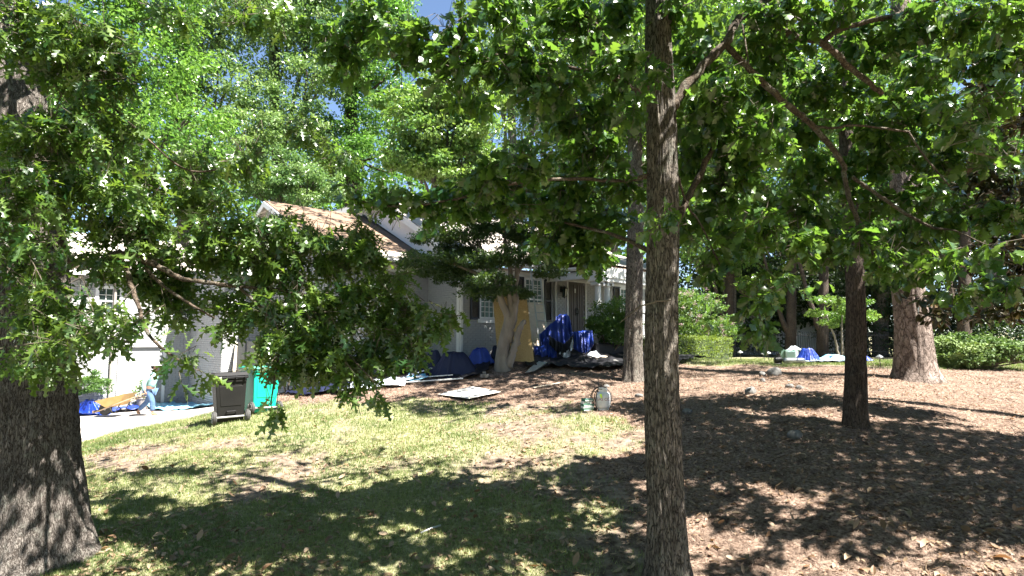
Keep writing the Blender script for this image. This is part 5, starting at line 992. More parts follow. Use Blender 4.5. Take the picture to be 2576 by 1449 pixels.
# blue tarp thrown over the front rail and hanging in folds
def hanging(name, label, top, drop, m, seed=0, lean=.25, group=None, nu=70):
    """top: world points of the upper edge; drop: hanging length at each"""
    top = [Vector(p) for p in top]; c = top[0].copy(); c.z = float(gz(c.x, c.y)); tp = np.array([tuple(p) for p in smooth_path(top, [1] * len(top), 12)[0]]); ln = np.interp(np.linspace(0, 1, len(tp)), np.linspace(0, 1, len(drop)), drop)
    nv = 26; v = np.linspace(0, 1, nv)[None, :]; i = np.arange(len(tp))[:, None] * .28
    f = (vnoise(i * 2.2 + seed, v * .8, seed) - .5) * .28 * (.25 + v) + (vnoise(i * 6 + seed, v * .6, seed + 1) - .5) * .12 * (.2 + v)
    x = tp[:, 0:1] + f * .25 + 0 * v; y = tp[:, 1:2] - lean * v ** .7 + f; z = tp[:, 2:3] - ln[:, None] * v + (vnoise(i * 3, v * 3, seed + 2) - .5) * .05
    V = np.stack([x - c.x, y - c.y, z - c.z], -1).reshape(-1, 3); o = put(name, npmesh(name, V, grid_faces(len(tp), nv), m, True), None, c)
    s = o.modifiers.new('thick', 'SOLIDIFY'); s.thickness = .006; return tag(o, label, 'tarp', group)
H_ = lambda px, py, Y=18.2: P(px, py, Y)
hanging('hanging_tarp', 'bright blue tarp hung tall over the left end of the front steps', [H_(1356, 842, 18.6), H_(1372, 826, 18.5), H_(1398, 806, 18.4), H_(1424, 822, 18.3), H_(1434, 850, 18.2)], [.50, .75, .9, .55, .25], M['bluetarp'], 3)
hanging('hanging_tarp', 'blue tarp panel standing stiffly in front of the dark front door', [H_(1398, 798, 18.9), H_(1412, 791, 18.9), H_(1430, 794, 18.9), H_(1438, 825, 18.9)], [.6, .75, .72, .5], M['bluetarp'], 7)
hanging('hanging_tarp', 'blue tarp hanging in folds at the right end of the front steps', [H_(1436, 836, 17.9), H_(1455, 832, 17.9), H_(1472, 832, 17.9), H_(1489, 829, 17.9)], [.45, .62, .66, .45], M['bluetarp'], 11)
hanging('hanging_tarp', 'narrow blue tarp tail trailing down to the black sheet', [H_(1372, 848, 18.0), H_(1385, 850, 17.9), H_(1398, 852, 17.9)], [.48, .60, .55], M['bluetarp'], 15, .3)
hanging('hanging_tarp', 'sagging black plastic slung between the two blue tarps', [H_(1380, 842, 17.8), H_(1400, 856, 17.7), H_(1420, 862, 17.7), H_(1442, 840, 17.8)], [.30, .35, .38, .3], M['blackplastic'], 19)
hanging('hanging_tarp', 'curved strip of white plastic hanging below the sagging black plastic', [H_(1408, 884, 17.5), H_(1420, 888, 17.5), H_(1432, 875, 17.5), H_(1440, 850, 17.55)], [.05, .13, .22, .25], M['poly'], 23, .1)
hanging('hanging_tarp', 'blue tarp corner on the ground under the foot of the ladder', [H_(1343, 872, 18.3), H_(1358, 870, 18.2), H_(1385, 872, 18.2)], [.3, .32, .22], M['bluetarp'], 27, .4)
bb = empty('covered_planter', G(1530, 900), HF, 'low black plastic covered bed edge at the foot of the porch shrub', 'planter'); MB().box2((-.6, .0, -.1), (.9, .5, .46)).build('cover', M['blackplastic'], bb, bevel=.04)
# ------------------------------------------------------------------ boards
def panel(name, label, cat, q, th, m, group=None):
    q = [Vector(p) for p in q]; c = (q[0] + q[1]) / 2; o = MB().slab([p - c for p in q], th).build(name, m, None, c, bevel=.002); return tag(o, label, cat, group)
panel('osb_panel', 'tall yellow strand board leaning upright behind the twisted maple trunk', 'board', [P(1252, 906, 17.0), P(1343.6, 912, 16.9), P(1323, 736.5, 17.7), P(1239, 742, 17.8)], .016, M['osb'])
panel('osb_panel', 'weathered strand board leaning under the right window behind the ladder', 'board', [P(1340, 892, 19.4), P(1378, 886, 19.9), P(1364, 760.6, 20.7), P(1326.7, 761, 20.2)], .016, M['ply'])
fw = lambda px, py, dt: (lambda s_, z_: loc2w(s_, 6.0 - dt, z_))(*((lambda d: (0, 0))(0)))
def on_t(px, py, t0):
    d = ray(px, py); a, b_ = w2loc((0, 0)); dx_, dy_ = d.x * cF + d.y * sF, -d.x * sF + d.y * cF; k = (t0 - b_) / dy_; return Vector((d.x * k, d.y * k, CAMZ + d.z * k))
panel('plywood_sheet', 'pale plywood sheet leaning on the white wall nearer the corner', 'board', [on_t(583, 955, 5.5), on_t(612, 955, 5.5), on_t(616, 861, 5.93), on_t(592, 861, 5.93)], .016, M['ply'])
panel('plywood_sheet', 'pale plywood sheet leaning on the white wall, right of the other one', 'board', [on_t(616, 957, 5.5), on_t(644, 957, 5.5), on_t(648, 859, 5.93), on_t(622, 859, 5.93)], .016, M['ply'])
q = [G(1100.9, 998.2), G(1178.8, 1009), G(1259, 991.8), G(1184.8, 978.3)]
panel('plywood_sheet', 'bleached square plywood sheet lying flat on the lawn edge', 'board', [p + Vector((0, 0, .055)) for p in q], .012, M['plywhite'])
q = [G(1478, 912), G(1512, 914), G(1530, 905), G(1496, 903)]; panel('plywood_sheet', 'short pale board lying at the right end of the black sheet', 'board', [p + Vector((0, 0, .10)) for p in q], .02, M['ply'])
def lath(label, a, b_, w_=.04, th=.02, m='ply', dz=(.03, .03), name='wood_strip', cat='wood strip', group=None):
    a, b_ = G(*a) + Vector((0, 0, dz[0])), G(*b_) + Vector((0, 0, dz[1])); d = (b_ - a).normalized(); s_ = Vector((-d.y, d.x, 0)) * w_ / 2
    return panel(name, label, cat, [a - s_, b_ - s_, b_ + s_, a + s_], th, M[m], group)
lath('thin pale wood strip lying in the pine straw right of the maple', (1341, 979), (1414, 966), .07)
GS = 'white trim strips piled along the planting bed'
lath('longest white trim strip at the front of the pile', (978, 970), (1165, 958), .10, .03, 'white_paint', (.05, .05), 'trim_strip', 'trim strip', GS)
lath('grey white trim strip behind the longest one', (985, 963), (1140, 953), .12, .02, 'white_paint', (.08, .10), 'trim_strip', 'trim strip', GS)
lath('short trim strip tilted up on the black sheet', (1020, 958), (1085, 945), .14, .02, 'siding', (.10, .20), 'trim_strip', 'trim strip', GS)
lath('trim strip crossing the others at the left end', (930, 985), (1060, 957), .08, .02, 'white_paint', (.05, .12), 'trim_strip', 'trim strip', GS)
ls = empty('loose_shutter', G(1330, 946), 0, 'grey slatted shutter dropped on the pine straw below the tall strand board', 'shutter'); lb = Vector(ls.location)
q = [G(1318, 945) - lb + Vector((0, 0, .03)), G(1345, 940) - lb + Vector((0, 0, .04)), G(1379, 924) - lb + Vector((0, 0, .10)), G(1350, 922) - lb + Vector((0, 0, .12))]
MB().slab(q, .03).build('board', M['black'], ls)
for k in range(9):
    u0, u1 = (k + .2) / 9, (k + .8) / 9; e = lambda u, v: (q[0] * (1 - u) + q[3] * u) * (1 - v) + (q[1] * (1 - u) + q[2] * u) * v + Vector((0, 0, .034))
    MB().slab([e(u0, .08), e(u0, .92), e(u1, .92), e(u1, .08)], .008).build('slat', M['alu'], ls)
# ladder from the ground to the gutter
la_ = empty('extension_ladder', G(1371, 892), 0, 'aluminium ladder leaning steeply up to the gutter behind the strand boards', 'ladder'); lb = Vector(la_.location); s0, t0 = w2loc(lb)
bL, bR = loc2w(s0 - .21, t0, lb.z) - lb, loc2w(s0 + .21, t0, lb.z) - lb; tL, tR = loc2w(s0 - .21, -.46, 5.5) - lb, loc2w(s0 + .21, -.46, 5.5) - lb
for a, b_ in ((bL, tL), (bR, tR)): MB().tube([a, b_], .036, 4).build('rail', M['alu'], la_)
rg = None
for k in range(1, 12):
    f = k / 12; MB().tube([bL.lerp(tL, f), bR.lerp(tR, f)], .017, 6).build('rung', M['alu'], la_)
# grey block
bk = empty('block', G(1218, 950), .1, 'small grey concrete block sitting at the edge of the black sheet', 'block')
MB().box2((-.11, -.10, 0), (.11, .10, .10)).build('body', M['stone'], bk, bevel=.01); MB().box2((-.05, -.04, .10), (.04, .04, .17)).build('knob', M['stone'], bk, bevel=.01)
# ------------------------------------------------------------------ stones
def stone(px, py, w_, h_, label, seed):
    g_ = G(px, py); wd_ = w_ * g_.y / FOC; ht = h_ * g_.y / FOC * 1.3; nr, na = 9, 14; th = np.linspace(0, np.pi, nr)[:, None]; a = np.linspace(0, 2 * np.pi, na, endpoint=False)[None, :]
    r = 1 + .5 * (vnoise(np.cos(a) * 1.6 + seed, np.sin(a) * np.sin(th) * 1.6 + np.cos(th) * 1.5 + seed, seed) - .5)
    V = np.stack([np.sin(th) * np.cos(a) * r * wd_ / 2, np.sin(th) * np.sin(a) * r * wd_ * .36, np.cos(th) * r * ht * .6 + ht * .25 + 0 * a], -1).reshape(-1, 3)
    return tag(put('stone', npmesh('stone', V, grid_faces(nr, na, True), M['stone'], True), None, g_), label, 'stone', 'stones in the pine straw')
for i, s_ in enumerate(((1947, 945, 38, 18, 'largest dark rounded stone on the straw near the green lawn'), (1917, 945, 17, 9, 'small stone touching the left side of the largest dark stone'), (1888, 991, 30, 16, 'pale broken stone in sun, left of the stone cluster'), (1985, 975, 22, 9, 'flat pale stone left in the sunlit pair'), (2010, 980, 20, 10, 'flat pale stone right in the sunlit pair'), (1918, 960, 13, 8, 'small grey stone below the largest dark stone'),
        (1998, 1100, 36, 16, 'lone grey stone in deep shade left of the dark trunk'), (1728, 1038, 24, 9, 'low stone just right of the foreground oak'), (1548, 918, 36, 12, 'long stone at the foot of the covered bed'), (1512, 922, 22, 9, 'stone beside the peaked black cloth'), (1606, 999, 22, 9, 'grey stone at the root of the second oak'), (1525, 975, 16, 7, 'small grey stone behind the gas tank'), (2215, 985, 12, 6, 'tiny pale stone between dark trunk and pine'))): stone(*s_, i * 3 + 1)
# ------------------------------------------------------------------ gas tank with hose, cartons
gt = empty('gas_tank', G(1517, 1031), math.radians(-6), 'white steel gas tank with red lettering and a black hose coiled round it', 'gas tank')
prof = [(.10, .0), (.115, .0), (.115, .03)]; r0 = .135
MB().lathe([(.09, .03), (.12, .045), (r0 - .003, .075), (r0, .10), (r0, .27), (r0 - .006, .295), (.115, .325), (.08, .345), (.04, .352)], 32).build('tank_body', M['tank'], gt, smooth=True)
MB().lathe([(.10, .0), (.106, .0), (.106, .04), (.10, .04)], 24).build('foot_ring', M['tank'], gt)
mb = MB()
for a0, a1 in ((.5, 2.6), (3.6, 5.8)):
    n_ = 10; V = []
    for k in range(n_ + 1):
        a = a0 + (a1 - a0) * k / n_
        for r_, z_ in ((.082, .34), (.088, .34), (.090, .42), (.084, .42)): V.append((r_ * math.cos(a), r_ * math.sin(a), z_))
    mb.add(V, [(4 * i + j, 4 * i + (j + 1) % 4, 4 * i + 4 + (j + 1) % 4, 4 * i + 4 + j) for i in range(n_) for j in range(4)] + [(3, 2, 1, 0), tuple(4 * n_ + j for j in range(4))])
mb.build('collar', M['tank'], gt); mb = MB(); mb.lathe([(.02, .345), (.02, .39), (.03, .39), (.03, .41), (.0, .41)], 12); mb.tube([(0, 0, .375), (.06, -.03, .375)], .014, 8); mb.build('valve', M['alu'], gt)
mb = MB()
for kk, (R1, c1, c2, ph, dp) in enumerate(((.200, -.03, .215, 0, .10), (.175, .0, .225, 1, .12), (.215, -.04, .205, 2, .05))):
    mb.tube([(c1 + R1 * .92 * math.cos(a + ph), dp + .035 * math.sin(2 * a + kk), c2 + R1 * 1.05 * math.sin(a + ph) + .01) for a in [k * .262 for k in range(25)]], .0075, 6)
mb.tube([(-.02, -.12, .4), (-.10, -.1, .40), (-.13, -.05, .30), (-.15, -.08, .1), (-.12, -.12, .02)], .008, 6); mb.build('hose', M['rubber'], gt, smooth=True)
MB().tube([(-.10, .02, .30), (-.085, .02, .50), (-.09, .02, .60)], .009, 6).build('torch_wand', M['black'], gt); MB().slab([(-.075, -.142, .30), (-.045, -.146, .235), (-.02, -.15, .25), (-.035, -.146, .32)], .002).build('tag', M['lime'], gt)
def wrap_text(txt, size, x0, z0, name, m, parent, R_=.1365):
    cu = bpy.data.curves.new('t', 'FONT'); cu.body = txt; cu.size = size; ob = bpy.data.objects.new('t', cu); C.objects.link(ob); dg = bpy.context.evaluated_depsgraph_get(); me = bpy.data.meshes.new_from_object(ob.evaluated_get(dg)); bpy.data.objects.remove(ob)
    for v in me.vertices:
        a = (x0 + v.co.x) / R_ - math.pi / 2; v.co = Vector((R_ * math.cos(a), R_ * math.sin(a), z0 + v.co.y))
    me.materials.clear(); me.materials.append(m); me.name = name; return put(name, me, parent)
wrap_text('GAS CO.', .078, -.15, .185, 'lettering', M['redprint'], gt); wrap_text('_________', .03, -.12, .165, 'lettering', M['greyprint'], gt)
for k in range(4): wrap_text('-----------', .026, -.12, .14 - k * .018, 'lettering', M['redprint' if k % 2 else 'greyprint'], gt)
gbase = G(1477, 1034)
for k, (z_, w_, h_, dx_, rz, mA, lab) in enumerate(((0, .215, .045, 0, .02, 'boxgreen', 'bottom green carton of the small stack beside the gas tank'), (.045, .21, .045, .003, -.03, 'boxwhite', 'pale banded carton second from the bottom of the stack'), (.09, .215, .040, -.004, .04, 'boxgreen', 'green carton in the middle of the stack'), (.13, .16, .05, -.022, .0, 'boxwhite', 'off white carton second from the top of the stack'), (.18, .19, .05, .004, .12, 'boxgreen', 'tilted green and white carton on top of the stack'))):
    t = empty('carton', gbase + Vector((dx_, 0, z_ + .01)), .25 + rz, lab, 'carton', 'cartons stacked by the gas tank')
    MB().box2((-w_ / 2, -.08, 0), (w_ / 2, .08, h_ - .002)).build('box', M[mA], t, bevel=.002); oth = 'boxwhite' if mA == 'boxgreen' else 'boxgreen'
    MB().box2((-w_ / 2 + .01, -.0815, .008), (w_ / 2 - .03, -.0803, h_ - .022)).build('printed_band', M[oth], t); MB().box2((-w_ / 2 + .04, -.06, h_ - .0018), (w_ / 2 - .02, .06, h_ - .001)).build('top_label', M[oth], t)
# ------------------------------------------------------------------ path lights, air conditioner, compressor
for i, (px, py, top, wpx, lab) in enumerate(((1862, 909, 884, 13, 'leftmost small mushroom path light near the clipped hedge'), (1921, 909, 888, 13, 'paler of the two path lights close together, the left one'), (1932, 908, 886, 15, 'right one of the two path lights close together'), (2213, 926, 895, 18, 'path light on the lawn between the dark trunk and the pine'))):
    g_ = G(px, py); t = empty('path_light', g_, 0, lab, 'path light', 'mushroom path lights on the lawn'); k = g_.y / FOC; h_ = (py - top) * k * 1.08; r = wpx * k / 2
    MB().tube([(.03 if i != 3 else .02, 0, -.05), (0, 0, h_ * .8)], .012, 6).build('stake', M['black'], t); MB().lathe([(r, h_ * .80), (r, h_ * .82), (r * .55, h_ * .93), (.01, h_)], 16).build('cap', M['alu'], t); MB().lathe([(.03, h_ * .70), (.035, h_ * .82)], 10).build('lens', M['poly'], t)
ac = empty('air_conditioner', G(1992, 908), -.25, 'boxy green grey window air conditioner unit standing on the far lawn', 'air conditioner'); k = ac.location.y / FOC; W_, Hh = 31 * k, 27 * k
MB().box2((-W_ / 2, 0, 0), (W_ / 2, .45, Hh)).build('casing', M['acgreen'], ac, bevel=.01); MB().box2((-W_ / 2 + .03, -.012, .03), (W_ / 2 - .10, 0, Hh - .04)).build('front_frame', M['poly'], ac)
for j in range(9): MB().box((-.035, -.016, .06 + j * (Hh - .13) / 8), (W_ - .17, .02, .016), Matrix.Rotation(.5, 3, 'X')).build('grille_slat', M['acgreen'], ac)
MB().box2((-W_ / 2 - .14, .1, 0), (-W_ / 2 - .01, .5, Hh * 1.05)).build('side_box', M['acgreen'], ac); MB().box2((W_ / 2 - .095, -.012, .03), (W_ / 2 - .01, 0, Hh - .04)).build('control_panel', M['white_paint'], ac)
heap('white_cloth', 'small white cloth heaped on top of the air conditioner', 'cloth', 1979, 2008, 876, 884, ac.location.y + .2, M['poly'], 61, depth=.6).location.z = ac.location.z + Hh - .02
ct = empty('air_compressor', G(1990, 917), -.1, 'silver compressor tank with black motor lying before the air conditioner', 'compressor'); k = ct.location.y / FOC
MB().lathe([(.02, -.33), (.06, -.31), (.085, -.26), (.085, .26), (.06, .31), (.02, .33)], 20, (.08, 0, .12), 'x').build('tank', M['alu'], ct, smooth=True)
MB().lathe([(.07, -.11), (.10, -.09), (.10, .09), (.07, .11)], 16, (-.38, 0, .14), 'x').box((-.36, 0, .27), (.08, .10, .10)).tube([(-.42, 0, .26), (-.42, 0, .36)], .018, 8).build('motor', M['black'], ct)
for s_ in (-.1, .28): MB().box2((s_ - .02, -.07, 0), (s_ + .02, .07, .06)).build('foot', M['black'], ct)
MB().tube([(-.3, -.1, .04), (-.6, -.2, .02), (-.9, .1, .02), (-1.1, .5, .02)], .012, 6).build('air_hose', M['black'], ct)
# ------------------------------------------------------------------ wheeled bins
def bin_(label, loc, rz, mb_, ml_, tilt=0):
    t = empty('wheeled_bin', loc, rz, label, 'bin', 'wheeled bins on the lawn by the driveway'); t.rotation_euler = (0, tilt, rz)
    def ring(w_, d0, d1, z_): return [(-w_ / 2, d0, z_), (w_ / 2, d0, z_), (w_ / 2, d1, z_), (-w_ / 2, d1, z_)]
    V = [p for w_, d0, d1, z_ in ((.50, .0, .50, .03), (.53, -.01, .54, .16), (.56, -.02, .60, .45), (.60, -.03, .66, .80), (.62, -.035, .68, .93)) for p in ring(w_, d0, d1, z_)]
    bo = MB().add(V, [(3, 2, 1, 0), (16, 17, 18, 19)] + [(4 * i + k, 4 * i + (k + 1) % 4, 4 * i + 4 + (k + 1) % 4, 4 * i + 4 + k) for i in range(4) for k in range(4)]).build('body', mb_, t)
    b2 = bo.modifiers.new('bevel', 'BEVEL'); b2.width = .02; b2.segments = 2; b2.limit_method = 'ANGLE'; b2.angle_limit = .6
    MB().hexa(ring(.66, -.055, .70, .93), ring(.67, -.06, .71, .99)).build('rim', ml_, t, bevel=.01)
    MB().hexa(ring(.40, -.026, -.01, .36), ring(.46, -.036, -.02, .78)).build('back_panel', mb_, t, bevel=.006)
    lid = MB().hexa(ring(.70, -.07, .74, .995), [(-.33, -.03, 1.07), (.33, -.03, 1.07), (.31, .66, 1.045), (-.31, .66, 1.045)]).build('lid', ml_, t, bevel=.012)
    mb = MB()
    for x_ in (-.27, -.09, .09, .27): mb.box2((x_ - .014, -.11, .93), (x_ + .014, -.06, 1.0))
    mb.tube([(-.33, -.105, .97), (.33, -.105, .97)], .013, 8); mb.build('handle', ml_, t)
    MB().tube([(-.34, -.04, .135), (.34, -.04, .135)], .02, 8).build('axle', M['hub'], t); MB().tube([(-.10, -.03, .21), (-.08, -.06, .25), (.08, -.06, .25), (.10, -.03, .21)], .016, 6).build('grab_bar', ml_, t)
    for s_ in (-1, 1):
        x_ = s_ * .325; wh = MB().lathe([(.06, -.035), (.115, -.038), (.135, -.025), (.135, .025), (.115, .038), (.06, .035)], 24, (x_, -.04, .135), 'x').build('wheel', M['rubber'], t, smooth=False)
        mb = MB(); mb.lathe([(.035, -.045), (.035, .045)], 12, (x_, -.04, .135), 'x'); mb.lathe([(.095, -.040), (.112, -.041), (.112, .041), (.095, .040)], 20, (x_, -.04, .135), 'x')
        for k in range(6): a = k * 1.047; mb.tube([(x_ + s_ * .04, -.04 + .03 * math.cos(a), .135 + .03 * math.sin(a)), (x_ + s_ * .04, -.04 + .10 * math.cos(a), .135 + .10 * math.sin(a))], .010, 4)
        mb.build('hub', M['hub'], wh)
    return t
g1 = G(580, 1064)
bb_ = bin_('black wheeled bin seen from behind with grey wheels and hinged lid', g1, math.radians(33), M['binblack'], M['lidblack'], math.radians(-1.5))
g2 = G(664, 1040); bin_('bright green wheeled bin behind and right of the black one', g2, math.radians(48), M['bingreen'], M['lidgreen'], math.radians(2))
# ------------------------------------------------------------------ wheelbarrow and the worker pulling it
wg = onG(P(374, 1043, 18.9).x, 18.9, .06); WX = wg.x; WZ = wg.z
bw = empty('wheelbarrow', (WX - 1.0, 18.9, WZ), 0, 'yellow wheelbarrow with wooden handles being pulled along the driveway', 'wheelbarrow'); ox = 1.0
q0 = [(-1.55 + ox, -.26, .46), (-.60 + ox, -.33, .69), (-.60 + ox, .33, .69), (-1.55 + ox, .26, .46)]; q1 = [(-1.25 + ox, -.17, .26), (-.82 + ox, -.20, .32), (-.82 + ox, .20, .32), (-1.25 + ox, .17, .26)]
tm = MB(); q0b = [(-1.50 + ox, -.24, .455), (-.63 + ox, -.31, .67), (-.63 + ox, .31, .67), (-1.50 + ox, .24, .455)]; q1b = [(-1.22 + ox, -.15, .28), (-.85 + ox, -.18, .34), (-.85 + ox, .18, .34), (-1.22 + ox, .15, .28)]
tm.add(q0 + q1 + q0b + q1b, [(0, 1, 5, 4), (1, 2, 6, 5), (2, 3, 7, 6), (3, 0, 4, 7), (7, 4, 5, 6)] + [(8, 12, 13, 9), (9, 13, 14, 10), (10, 14, 15, 11), (11, 15, 12, 8), (12, 15, 14, 13)] + [(0, 8, 9, 1), (1, 9, 10, 2), (2, 10, 11, 3), (3, 11, 8, 0)])
tm.build('tray', M['barrow'], bw)
wh = MB().lathe([(.13, -.035), (.185, -.04), (.20, -.02), (.20, .02), (.185, .04), (.13, .035)], 28, (-1.36 + ox, 0, .20), 'y').build('wheel', M['rubber'], bw); MB().lathe([(.04, -.05), (.04, .05)], 10, (-1.36 + ox, 0, .20), 'y').lathe([(.11, -.02), (.135, -.02), (.135, .02), (.11, .02)], 20, (-1.36 + ox, 0, .20), 'y').build('rim', M['hub'], wh)
for s_ in (-1, 1): MB().tube([(-1.62 + ox, s_ * .10, .10), (-1.36 + ox, s_ * .12, .20), (-.85 + ox, s_ * .24, .38), (.02 + ox, s_ * .29, .70)], .021, 6).build('handle', M['handlewood'], bw)
for s_ in (-1, 1): MB().tube([(-1.1 + ox, s_ * .2, .27), (-.98 + ox, s_ * .24, .10), (-.90 + ox, s_ * .24, .10), (-.78 + ox, s_ * .22, .36)], .014, 6).build('leg', M['black'], bw)
MB().box2((-1.68 + ox, -.13, .08), (-1.63 + ox, .13, .16)).build('toe_bar', M['handlewood'], bw)
cu = bpy.data.curves.new('t', 'FONT'); cu.body = 'WHEELBARROW'
bpy.data.curves.remove(cu)
wk = empty('person', (WX, 18.9, WZ), 0, 'worker in white cap, mint shirt and blue jeans striding right, pulling the wheelbarrow', 'person')
def skin(name, J, E_, m, parent, sub=2):
    names = list(J); me = bpy.data.meshes.new(name); me.from_pydata([J[k][0] for k in names], [(names.index(a), names.index(b_)) for a, b_ in E_], [])
    o = bpy.data.objects.new(name, me); C.objects.link(o); o.modifiers.new('s', 'SKIN')
    for k, v in zip(names, me.skin_vertices[0].data): v.radius = (J[k][1], J[k][2] if len(J[k]) > 2 else J[k][1]); v.use_root = False
    me.skin_vertices[0].data[0].use_root = True; ss = o.modifiers.new('u', 'SUBSURF'); ss.levels = sub; ss.render_levels = sub
    dg = bpy.context.evaluated_depsgraph_get(); m2 = bpy.data.meshes.new_from_object(o.evaluated_get(dg)); bpy.data.objects.remove(o); m2.name = name; m2.materials.clear(); m2.materials.append(m)
    m2.polygons.foreach_set('use_smooth', [True] * len(m2.polygons)); return put(name, m2, parent)
J = {'pel': ((0, 0, .80), .13, .10), 'bel': ((.02, 0, .98), .12, .10), 'che': ((.05, 0, 1.17), .15, .11), 'nk0': ((.08, 0, 1.31), .06), 'nk1': ((.11, 0, 1.38), .052), 'hd0': ((.145, 0, 1.44), .075, .07), 'hd1': ((.155, 0, 1.53), .088, .075), 'hd2': ((.14, 0, 1.60), .06)}
E_ = [('pel', 'bel'), ('bel', 'che'), ('che', 'nk0'), ('nk0', 'nk1'), ('nk1', 'hd0'), ('hd0', 'hd1'), ('hd1', 'hd2')]
for s_, hx, hz in ((-1, .03, .71), (1, .0, .71)):
    k = str(s_); J.update({'sh' + k: ((.05, s_ * .18, 1.26), .055), 'el' + k: ((-.07, s_ * .25, .99), .042), 'wr' + k: ((hx - .03, s_ * .275, .77), .028), 'pa' + k: ((hx + .01, s_ * .285, .715), .034, .022), 'hip' + k: ((0, s_ * .09, .76), .085)})
    E_ += [('che', 'sh' + k), ('sh' + k, 'el' + k), ('el' + k, 'wr' + k), ('wr' + k, 'pa' + k), ('pel', 'hip' + k)]
    for f, (dy, dz, ln) in enumerate(((-.022, 0, .040), (-.008, -.006, .046), (.006, -.006, .044), (.020, 0, .036))):
        J['f%s%d' % (k, f)] = ((hx + .035, s_ * .285 + dy, .70 + dz), .009); J['g%s%d' % (k, f)] = ((hx + .03, s_ * .285 + dy, .70 + dz - ln * .7), .008); E_ += [('pa' + k, 'f%s%d' % (k, f)), ('f%s%d' % (k, f), 'g%s%d' % (k, f))]
    J['th' + k] = ((hx - .02, s_ * .255, .69), .010); E_.append(('pa' + k, 'th' + k))
J.update({'kn1': ((.16, -.10, .44), .058), 'an1': ((.17, -.10, .10), .042), 'to1': ((.32, -.10, .045), .04, .03), 'kn2': ((-.12, .10, .42), .058), 'an2': ((-.40, .10, .13), .042), 'to2': ((-.36, .10, .03), .04, .03)})
E_ += [('hip-1', 'kn1'), ('kn1', 'an1'), ('an1', 'to1'), ('hip1', 'kn2'), ('kn2', 'an2'), ('an2', 'to2')]
body = skin('body', J, E_, M['skin'], wk)
mb = MB(); mb.lathe([(.012, 0), (.008, .02), (.002, .035)], 8, (.235, 0, 1.50), 'x').build('nose', M['skin'], body)
JS = {k: (J[k][0], J[k][1] + .028, (J[k][2] if len(J[k]) > 2 else J[k][1]) + .035) for k in ('bel', 'che', 'sh-1', 'sh1', 'el-1', 'el1', 'pel')}; JS['wr-1'] = (J['wr-1'][0], .045); JS['wr1'] = (J['wr1'][0], .045); JS['col'] = ((.085, 0, 1.335), .068)
JS['pel'] = ((.0, 0, .84), .165, .14)
skin('shirt', {k: JS[k] for k in ('che', 'bel', 'pel', 'col', 'sh-1', 'sh1', 'el-1', 'el1', 'wr-1', 'wr1')}, [('che', 'bel'), ('bel', 'pel'), ('che', 'col'), ('che', 'sh-1'), ('che', 'sh1'), ('sh-1', 'el-1'), ('sh1', 'el1'), ('el-1', 'wr-1'), ('el1', 'wr1')], M['shirt'], wk)
skin('jeans', {'pel': ((0, 0, .80), .155, .13), 'h1': ((.0, -.09, .74), .11), 'h2': ((0, .09, .74), .11), 'k1': ((.16, -.10, .44), .083), 'k2': ((-.12, .10, .42), .083), 'a1': ((.17, -.10, .13), .076), 'a2': ((-.38, .10, .16), .076)}, [('pel', 'h1'), ('pel', 'h2'), ('h1', 'k1'), ('h2', 'k2'), ('k1', 'a1'), ('k2', 'a2')], M['jeans'], wk)
skin('boot', {'a': ((.165, -.10, .12), .055), 'b': ((.17, -.10, .05), .052, .045), 'c': ((.31, -.10, .04), .05, .038)}, [('a', 'b'), ('b', 'c')], M['boot'], wk)
skin('boot', {'a': ((-.395, .10, .15), .055), 'b': ((-.42, .10, .08), .052, .045), 'c': ((-.33, .10, .035), .05, .038)}, [('a', 'b'), ('b', 'c')], M['boot'], wk)
cap = MB().lathe([(.112, 0), (.114, .04), (.10, .085), (.065, .115), (.02, .125)], 20, (.14, 0, 1.535)).build('cap', M['cap'], wk, smooth=True); MB().lathe([(.150, 0), (.155, .010), (.12, .02), (.11, .0)], 20, (.15, 0, 1.54)).build('brim', M['cap'], cap)
MB().slab([(.05, -.07, 1.44), (.05, .07, 1.44), (.03, .08, 1.53), (.03, -.08, 1.53)], .02).build('hair', M['rubber'], wk)
# ------------------------------------------------------------------ fallen leaves, sticks, cone
st = empty('fallen_stick', G(1058, 1345), 0, 'short pale lichen covered stick lying on the shaded lawn', 'stick'); b_ = Vector(st.location); MB().tube([Vector((0, 0, .02)), G(1085, 1335) - b_ + Vector((0, 0, .03)), G(1108, 1328) - b_ + Vector((0, 0, .03))], [.011, .013, .012], 8).build('stick', M['alu'], st, smooth=True)
MB().tube([G(1085, 1335) - b_ + Vector((0, 0, .03)), G(1094, 1327) - b_ + Vector((0, 0, .06))], [.006, .003], 6).build('side_twig', M['twig'], st)
tw_ = empty('fallen_twig', G(2545, 1070), 0, 'thin bent twig lying on the sunlit pine straw at the right', 'stick'); b_ = Vector(tw_.location); MB().tube([Vector((0, 0, .02)), G(2570, 1090) - b_ + Vector((0, 0, .05)), G(2590, 1110) - b_ + Vector((0, 0, .02))], [.006, .005, .004], 6).build('stick', M['twig'], tw_)
pc = empty('pine_cone', G(2500, 1268), .5, 'single dark pine cone lying in the shade at the lower right', 'pine cone')
for r in range(6):
    for k in range(7):
        a = k * .9 + r * .45; rr = .032 * math.sin((r + 1) / 7 * math.pi) + .008; x_ = -.045 + r * .016
        MB().add([(x_, rr * .4 * math.cos(a), .03 + rr * .4 * math.sin(a)), (x_ + .012, rr * math.cos(a - .3), .03 + rr * math.sin(a - .3)), (x_ + .018, rr * 1.15 * math.cos(a), .03 + rr * 1.15 * math.sin(a)), (x_ + .012, rr * math.cos(a + .3), .03 + rr * math.sin(a + .3))], [(0, 1, 2), (0, 2, 3)]).build('scale', M['twig'], pc)
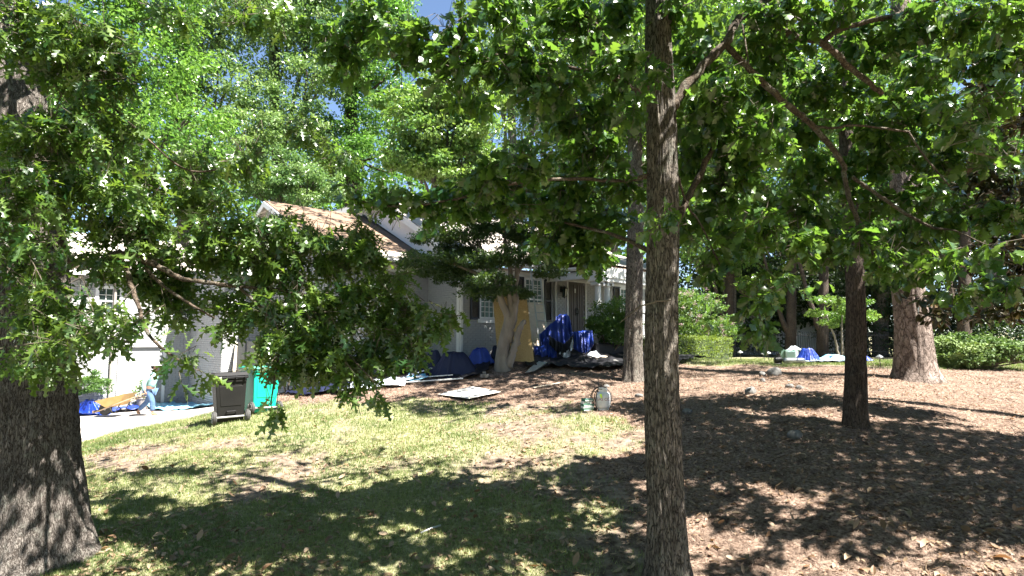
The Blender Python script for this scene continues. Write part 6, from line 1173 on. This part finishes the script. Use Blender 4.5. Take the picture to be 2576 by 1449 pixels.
DEAD = [leaf_tpl([(0, .01), (.15, .10), (.4, .21), (.7, .19), (.9, .08), (1, 0)], -.25, .5, .5), leaf_tpl([(0, .01), (.15, .10), (.4, .22), (.7, .20), (.9, .08), (1, 0)], .3, .6, -.3), leaf_tpl([(0, .01), (.2, .16), (.5, .24), (.8, .16), (1, 0)], -.1, .15)]
dm = [npmesh('fallen_leaf', v, f, M['deadleaf'], True, np.full(len(v), t0)) for v, f in DEAD for t0 in (.05, .4, .8)]
n_ = 0
while n_ < 300:
    px, py = random.uniform(205, 2570), 1110 + 339 * random.random() ** .6
    if 1610 < px < 1750 or (px < 260 and py > 1200): continue
    g_ = G(px, py); g_.z = float(gzz(g_.x, g_.y)) + .035; big = random.uniform(.075, .15)
    if random.random() > .35 + .65 * float(fbm(g_.x * 1.2, g_.y * 1.2, 90)): continue
    ki = random.randrange(9); on = 'brown pine straw' if bool(straw_at(np.array([g_.x]), np.array([g_.y]))[0]) else 'patchy lawn'
    o = put('fallen_leaf', dm[ki], None, g_); o.rotation_euler = (random.gauss(0, .35), random.gauss(0, .35), random.uniform(0, 6.28)); o.scale = (big,) * 3
    lk = ('dark brown', 'tan', 'pale bleached')[ki % 3]; tag(o, lk + ' curled dry leaf lying on the ' + on, 'leaf', lk + ' dry leaves scattered on the ' + on); n_ += 1
N = 12000; x, y = scatter(N * 2, None, 5.2, 19, 1.0); z = gzz(x, y) + .02; ok = view_mask(x, y, z) & ~poly_mask(DRIVE, x, y) & (RNG.random(len(x)) < (fbm(x * .8, y * .8, 61) > .47) * .8 + .12)
x, y, z = x[ok], y[ok], z[ok]; p = np.stack([x, y, z], -1); D_ = norm(RNG.normal(size=p.shape) * np.array([1, 1, .25])); up = norm(np.array([0, 0, 1.]) + RNG.normal(size=p.shape) * .3)
V, F_, ids, _ = place(T_OVAL, p, frames(D_, up), np.clip(RNG.normal(.06, .02, len(p)), .03, .12)); o = put('leaf_litter', npmesh('leaf_litter', V, F_, M['deadleaf'], False, RNG.random(len(p))[ids])); o['kind'] = 'stuff'; o['label'] = 'small dry leaf litter over lawn and straw'
print('meshes', len(bpy.data.objects))
